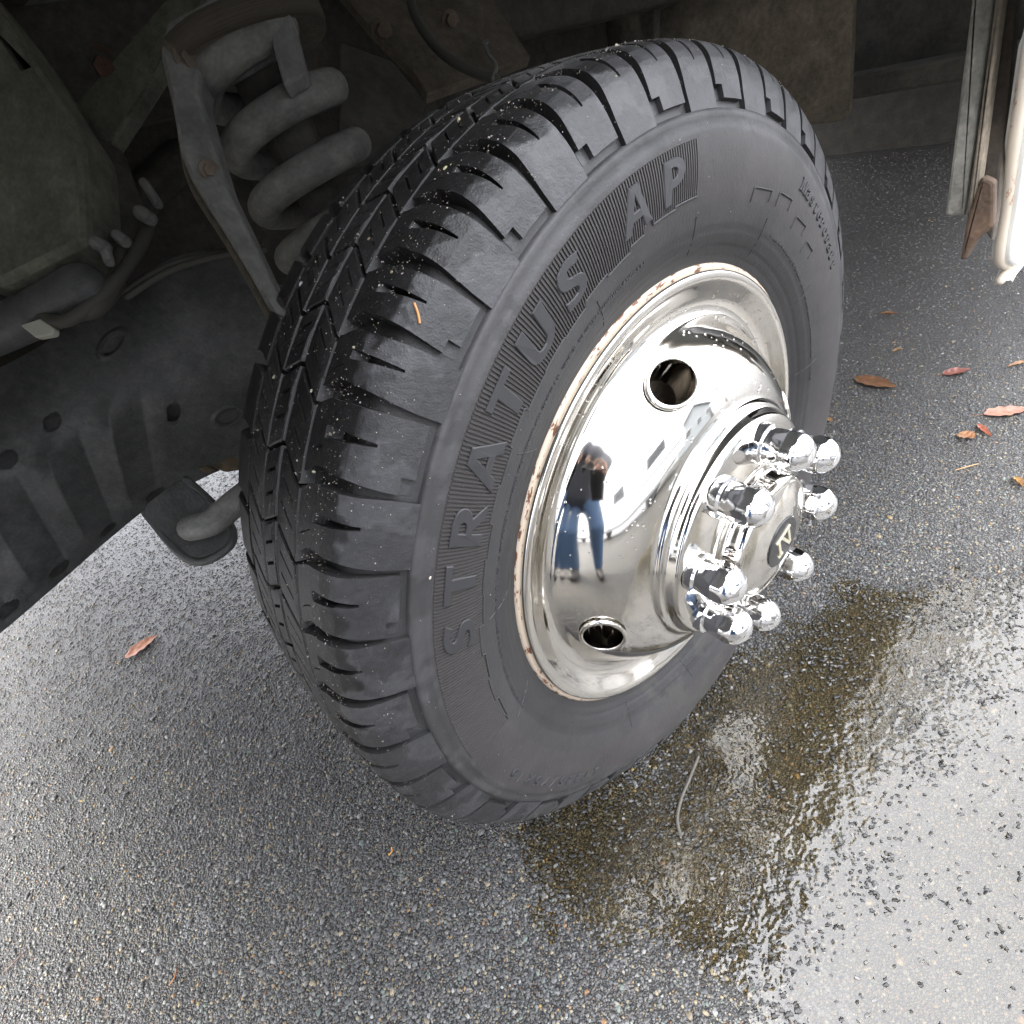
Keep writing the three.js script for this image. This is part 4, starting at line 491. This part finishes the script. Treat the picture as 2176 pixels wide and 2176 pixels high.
  for (const a of [ankR, ankL]) mesh('shoe', sdfMesh([[[a[0] - .04, .05, a[2]], [a[0] + .06, .048, a[2]], .05, .046], [[a[0] + .06, .045, a[2]], [a[0] + .17, .038, a[2] + .005], .046, .036], [a, [a[0], a[1] + .02, a[2]], .05, .05]], .01, .03, .02), new THREE.MeshStandardMaterial({ color: lin(.025, .022, .022), roughness: .6 }), who);
  mesh('hair', sdfMesh([[[head[0] - .03, head[1] + .06, 0], [head[0] + .03, head[1] + .09, 0], .085, .07], [[head[0] - .05, head[1] + .05, 0], [head[0] - .06, head[1] - .02, 0], .07, .05]], .01, .03, .02), new THREE.MeshStandardMaterial({ color: lin(.04, .03, .025), roughness: .8 }), who);
  // the phone, its lens right behind the picture
  const back = V3(0, 0, 1).applyEuler(camera.rotation), phone = thing('phone', 'dark phone held upright in the hand of the person', 'phone', cam.clone().addScaledVector(back, .012).toArray()); phone.rotation.copy(camera.rotation);
  const pc = new RoundedBoxGeometry(.075, .155, .009, 3, .004); pc.translate(.02, -.06, 0); mesh('phone_case', pc, new THREE.MeshPhysicalMaterial({ color: lin(.02, .02, .022), roughness: .25 }), phone);
  const ls = new THREE.TorusGeometry(.006, .0012, 8, 24); ls.translate(0, 0, -.0052); mesh('lens_ring', ls, M.chrome, phone);
}
function wheelGeo(R, W) { const g = lathe([[0, W * .3], [R * .55, W * .32], [R * .62, W * .5], [R * .9, W * .52], [R, W * .36], [R, -W * .36], [R * .9, -W * .5], [0, -W * .5]], 40); g.rotateX(PI / 2); return g; }
function extr(pts, w, z = 0, bev = .03) { const g = new THREE.ExtrudeGeometry(new THREE.Shape(pts.map(p => new THREE.Vector2(...p))), { depth: w - 2 * bev, bevelEnabled: true, bevelThickness: bev, bevelSize: bev, bevelOffset: -bev, bevelSegments: 3 }); g.translate(0, 0, z - w / 2 + bev); g.deleteAttribute('uv'); return g; }
{ // silver car parked nose-on behind the photographer (its nose towards +x)
  const car = thing('parked_car', 'silver parked car facing the wheel behind the person', 'car', [-3.4, 0, -.1]); const paint = new THREE.MeshPhysicalMaterial({ color: lin(.5, .51, .52), metalness: .4, roughness: .3, clearcoat: 1 });
  mesh('body', extr([[-4.2, .35], [-4.25, .85], [-3.6, .98], [-.95, .98], [.0, .86], [.18, .72], [.2, .32], [-.2, .25], [-.3, .42], [-.55, .55], [-.8, .42], [-.9, .25], [-3, .25], [-3.1, .45], [-3.35, .55], [-3.6, .45], [-3.7, .3]], 1.74, 0, .09), paint, car);
  mesh('cabin_glass', extr([[-3.6, .95], [-3.1, 1.42], [-1.75, 1.46], [-.9, .95]], 1.46, 0, .08), M.glass, car); mesh('roof', extr([[-3.12, 1.42], [-2.9, 1.48], [-1.9, 1.5], [-1.72, 1.45]], 1.4, 0, .02), paint, car);
  for (const x of [-.55, -3.35]) for (const z of [-.76, .76]) { const w = mesh('wheel', wheelGeo(.32, .2), M.plastic, car); w.position.set(x, .32, z); }
  for (const z of [-.62, .62]) { const h = new THREE.SphereGeometry(.12, 20, 12); h.scale(.35, .6, 1.1); h.translate(.13, .72, z); mesh('headlight', h, M.chrome, car); }
  mesh('grille', bx(.04, .16, .9, .2, .52, 0), M.plastic, car); mesh('bumper', bx(.08, .12, 1.6, .2, .36, 0), paint, car);
}
function bigVan(pos, yaw, len, label) {
  const o = thing('parked_motorhome', label, 'motorhome', pos, 'parked white motorhomes'); o.rotation.y = yaw; const L = len;
  mesh('coach_body', extr([[-L / 2, .5], [-L / 2, 3.1], [L / 2 - .3, 3.15], [L / 2, 2.7], [L / 2 - .05, .5]], 2.4, 0, .08), M.plainWhite, o);
  for (const [x, y, w, h] of [[-L * .32, 1.9, 1.1, .6], [-L * .02, 1.9, .9, .6], [L * .25, 1.95, .9, .55]]) mesh('window', bx(w, h, .04, x, y, 1.2), M.glass, o);
  mesh('door', bx(.75, 1.9, .04, L * .12, 1.55, 1.2), new THREE.MeshPhysicalMaterial({ color: lin(.66, .67, .67), roughness: .4 }), o); mesh('skirt', bx(L * .9, .14, 2.3, 0, .46, 0), new THREE.MeshStandardMaterial({ color: lin(.25, .26, .27), roughness: .6 }), o); mesh('stripe', bx(L * .95, .10, .02, -.1, 1.15, 1.21), new THREE.MeshStandardMaterial({ color: lin(.18, .2, .22), roughness: .5 }), o);
  for (const x of [-L * .3, L * .34]) for (const z of [-1, 1]) { const w = mesh('wheel', wheelGeo(.4, .25), M.plastic, o); w.position.set(x, .4, z); }
}
bigVan([-2.4, 0, 5.4], PI + .12, 8.5, 'long white motorhome parked alongside the truck');
bigVan([-13, 0, 6.5], PI + .1, 8, 'white motorhome parked beyond the silver car');
{ // house at the end of the yard
  const h = thing('house', 'grey house with a pitched roof at the end of the yard', 'house', [6.5, 0, 15]); h.rotation.y = -.3; const wall = new THREE.MeshStandardMaterial({ color: lin(.3, .32, .33), roughness: .9 }), roof = new THREE.MeshStandardMaterial({ color: lin(.07, .07, .075), roughness: .9 }), trim = new THREE.MeshStandardMaterial({ color: lin(.7, .7, .68), roughness: .6 });
  mesh('wall', extr([[-4, 0], [-4, 3], [0, 5.2], [4, 3], [4, 0]], 8, 0, .02), wall, h);
  for (const s of [-1, 1]) { const r = bx(5.1, .16, 8.8, s * 2.1, 4.24, 0, 0, 0, -s * .503); mesh('roof', r, roof, h); }
  for (const x of [-2.4, 0, 2.4]) { const w = mesh('window', bx(1.1, 1.3, .1, x, 1.7, -4.02), trim, h); mesh('pane', bx(.95, 1.15, .04, x, 1.7, -4.08), M.glass, w); }
  mesh('door', bx(.95, 2.05, .08, 3.4, 1.03, -4.03), roof, h);
}
function bareTree(x, z, H, seed, label) { // leafless winter tree
  const R = rng(seed), g = [], twigs = []; const grow = (p, d, l, r, n) => { const e = p.clone().addScaledVector(d, l), c = new THREE.CylinderGeometry(r * .62, r, l, n > 3 ? 8 : 4, 1); c.translate(0, l / 2, 0); c.applyQuaternion(new THREE.Quaternion().setFromUnitVectors(V3(0, 1, 0), d)); c.translate(...p.toArray()); (n > 4 ? g : twigs).push(c); if (n <= 0) return; const k = n > 4 ? 3 : 2 + (R() > .6 ? 1 : 0); for (let i = 0; i < k; i++) grow(e, d.clone().add(V3(R() - .5, R() * .35 - .02, R() - .5).multiplyScalar(1.25)).normalize(), l * (.66 + .2 * R()), r * .6, n - 1); };
  grow(V3(0, 0, 0), V3(.03, 1, .02).normalize(), H * .28, H * .02, 5); const o = thing('bare_tree', label, 'tree', [x, 0, z]); const m = new THREE.MeshStandardMaterial({ color: lin(.09, .075, .06), roughness: .9 }); mesh('trunk', mergeGeometries(g), m, o); mesh('crown', mergeGeometries(twigs), m, o);
}
bareTree(1.5, 12, 8, 5, 'leafless tree in front of the gable end of the grey house'); bareTree(11, 9, 9, 8, 'tall leafless tree beyond the front door of the grey house'); bareTree(-.5, 15, 7, 12, 'smallest leafless tree, between the white motorhome and the grey house');

renderer.render(scene, camera);
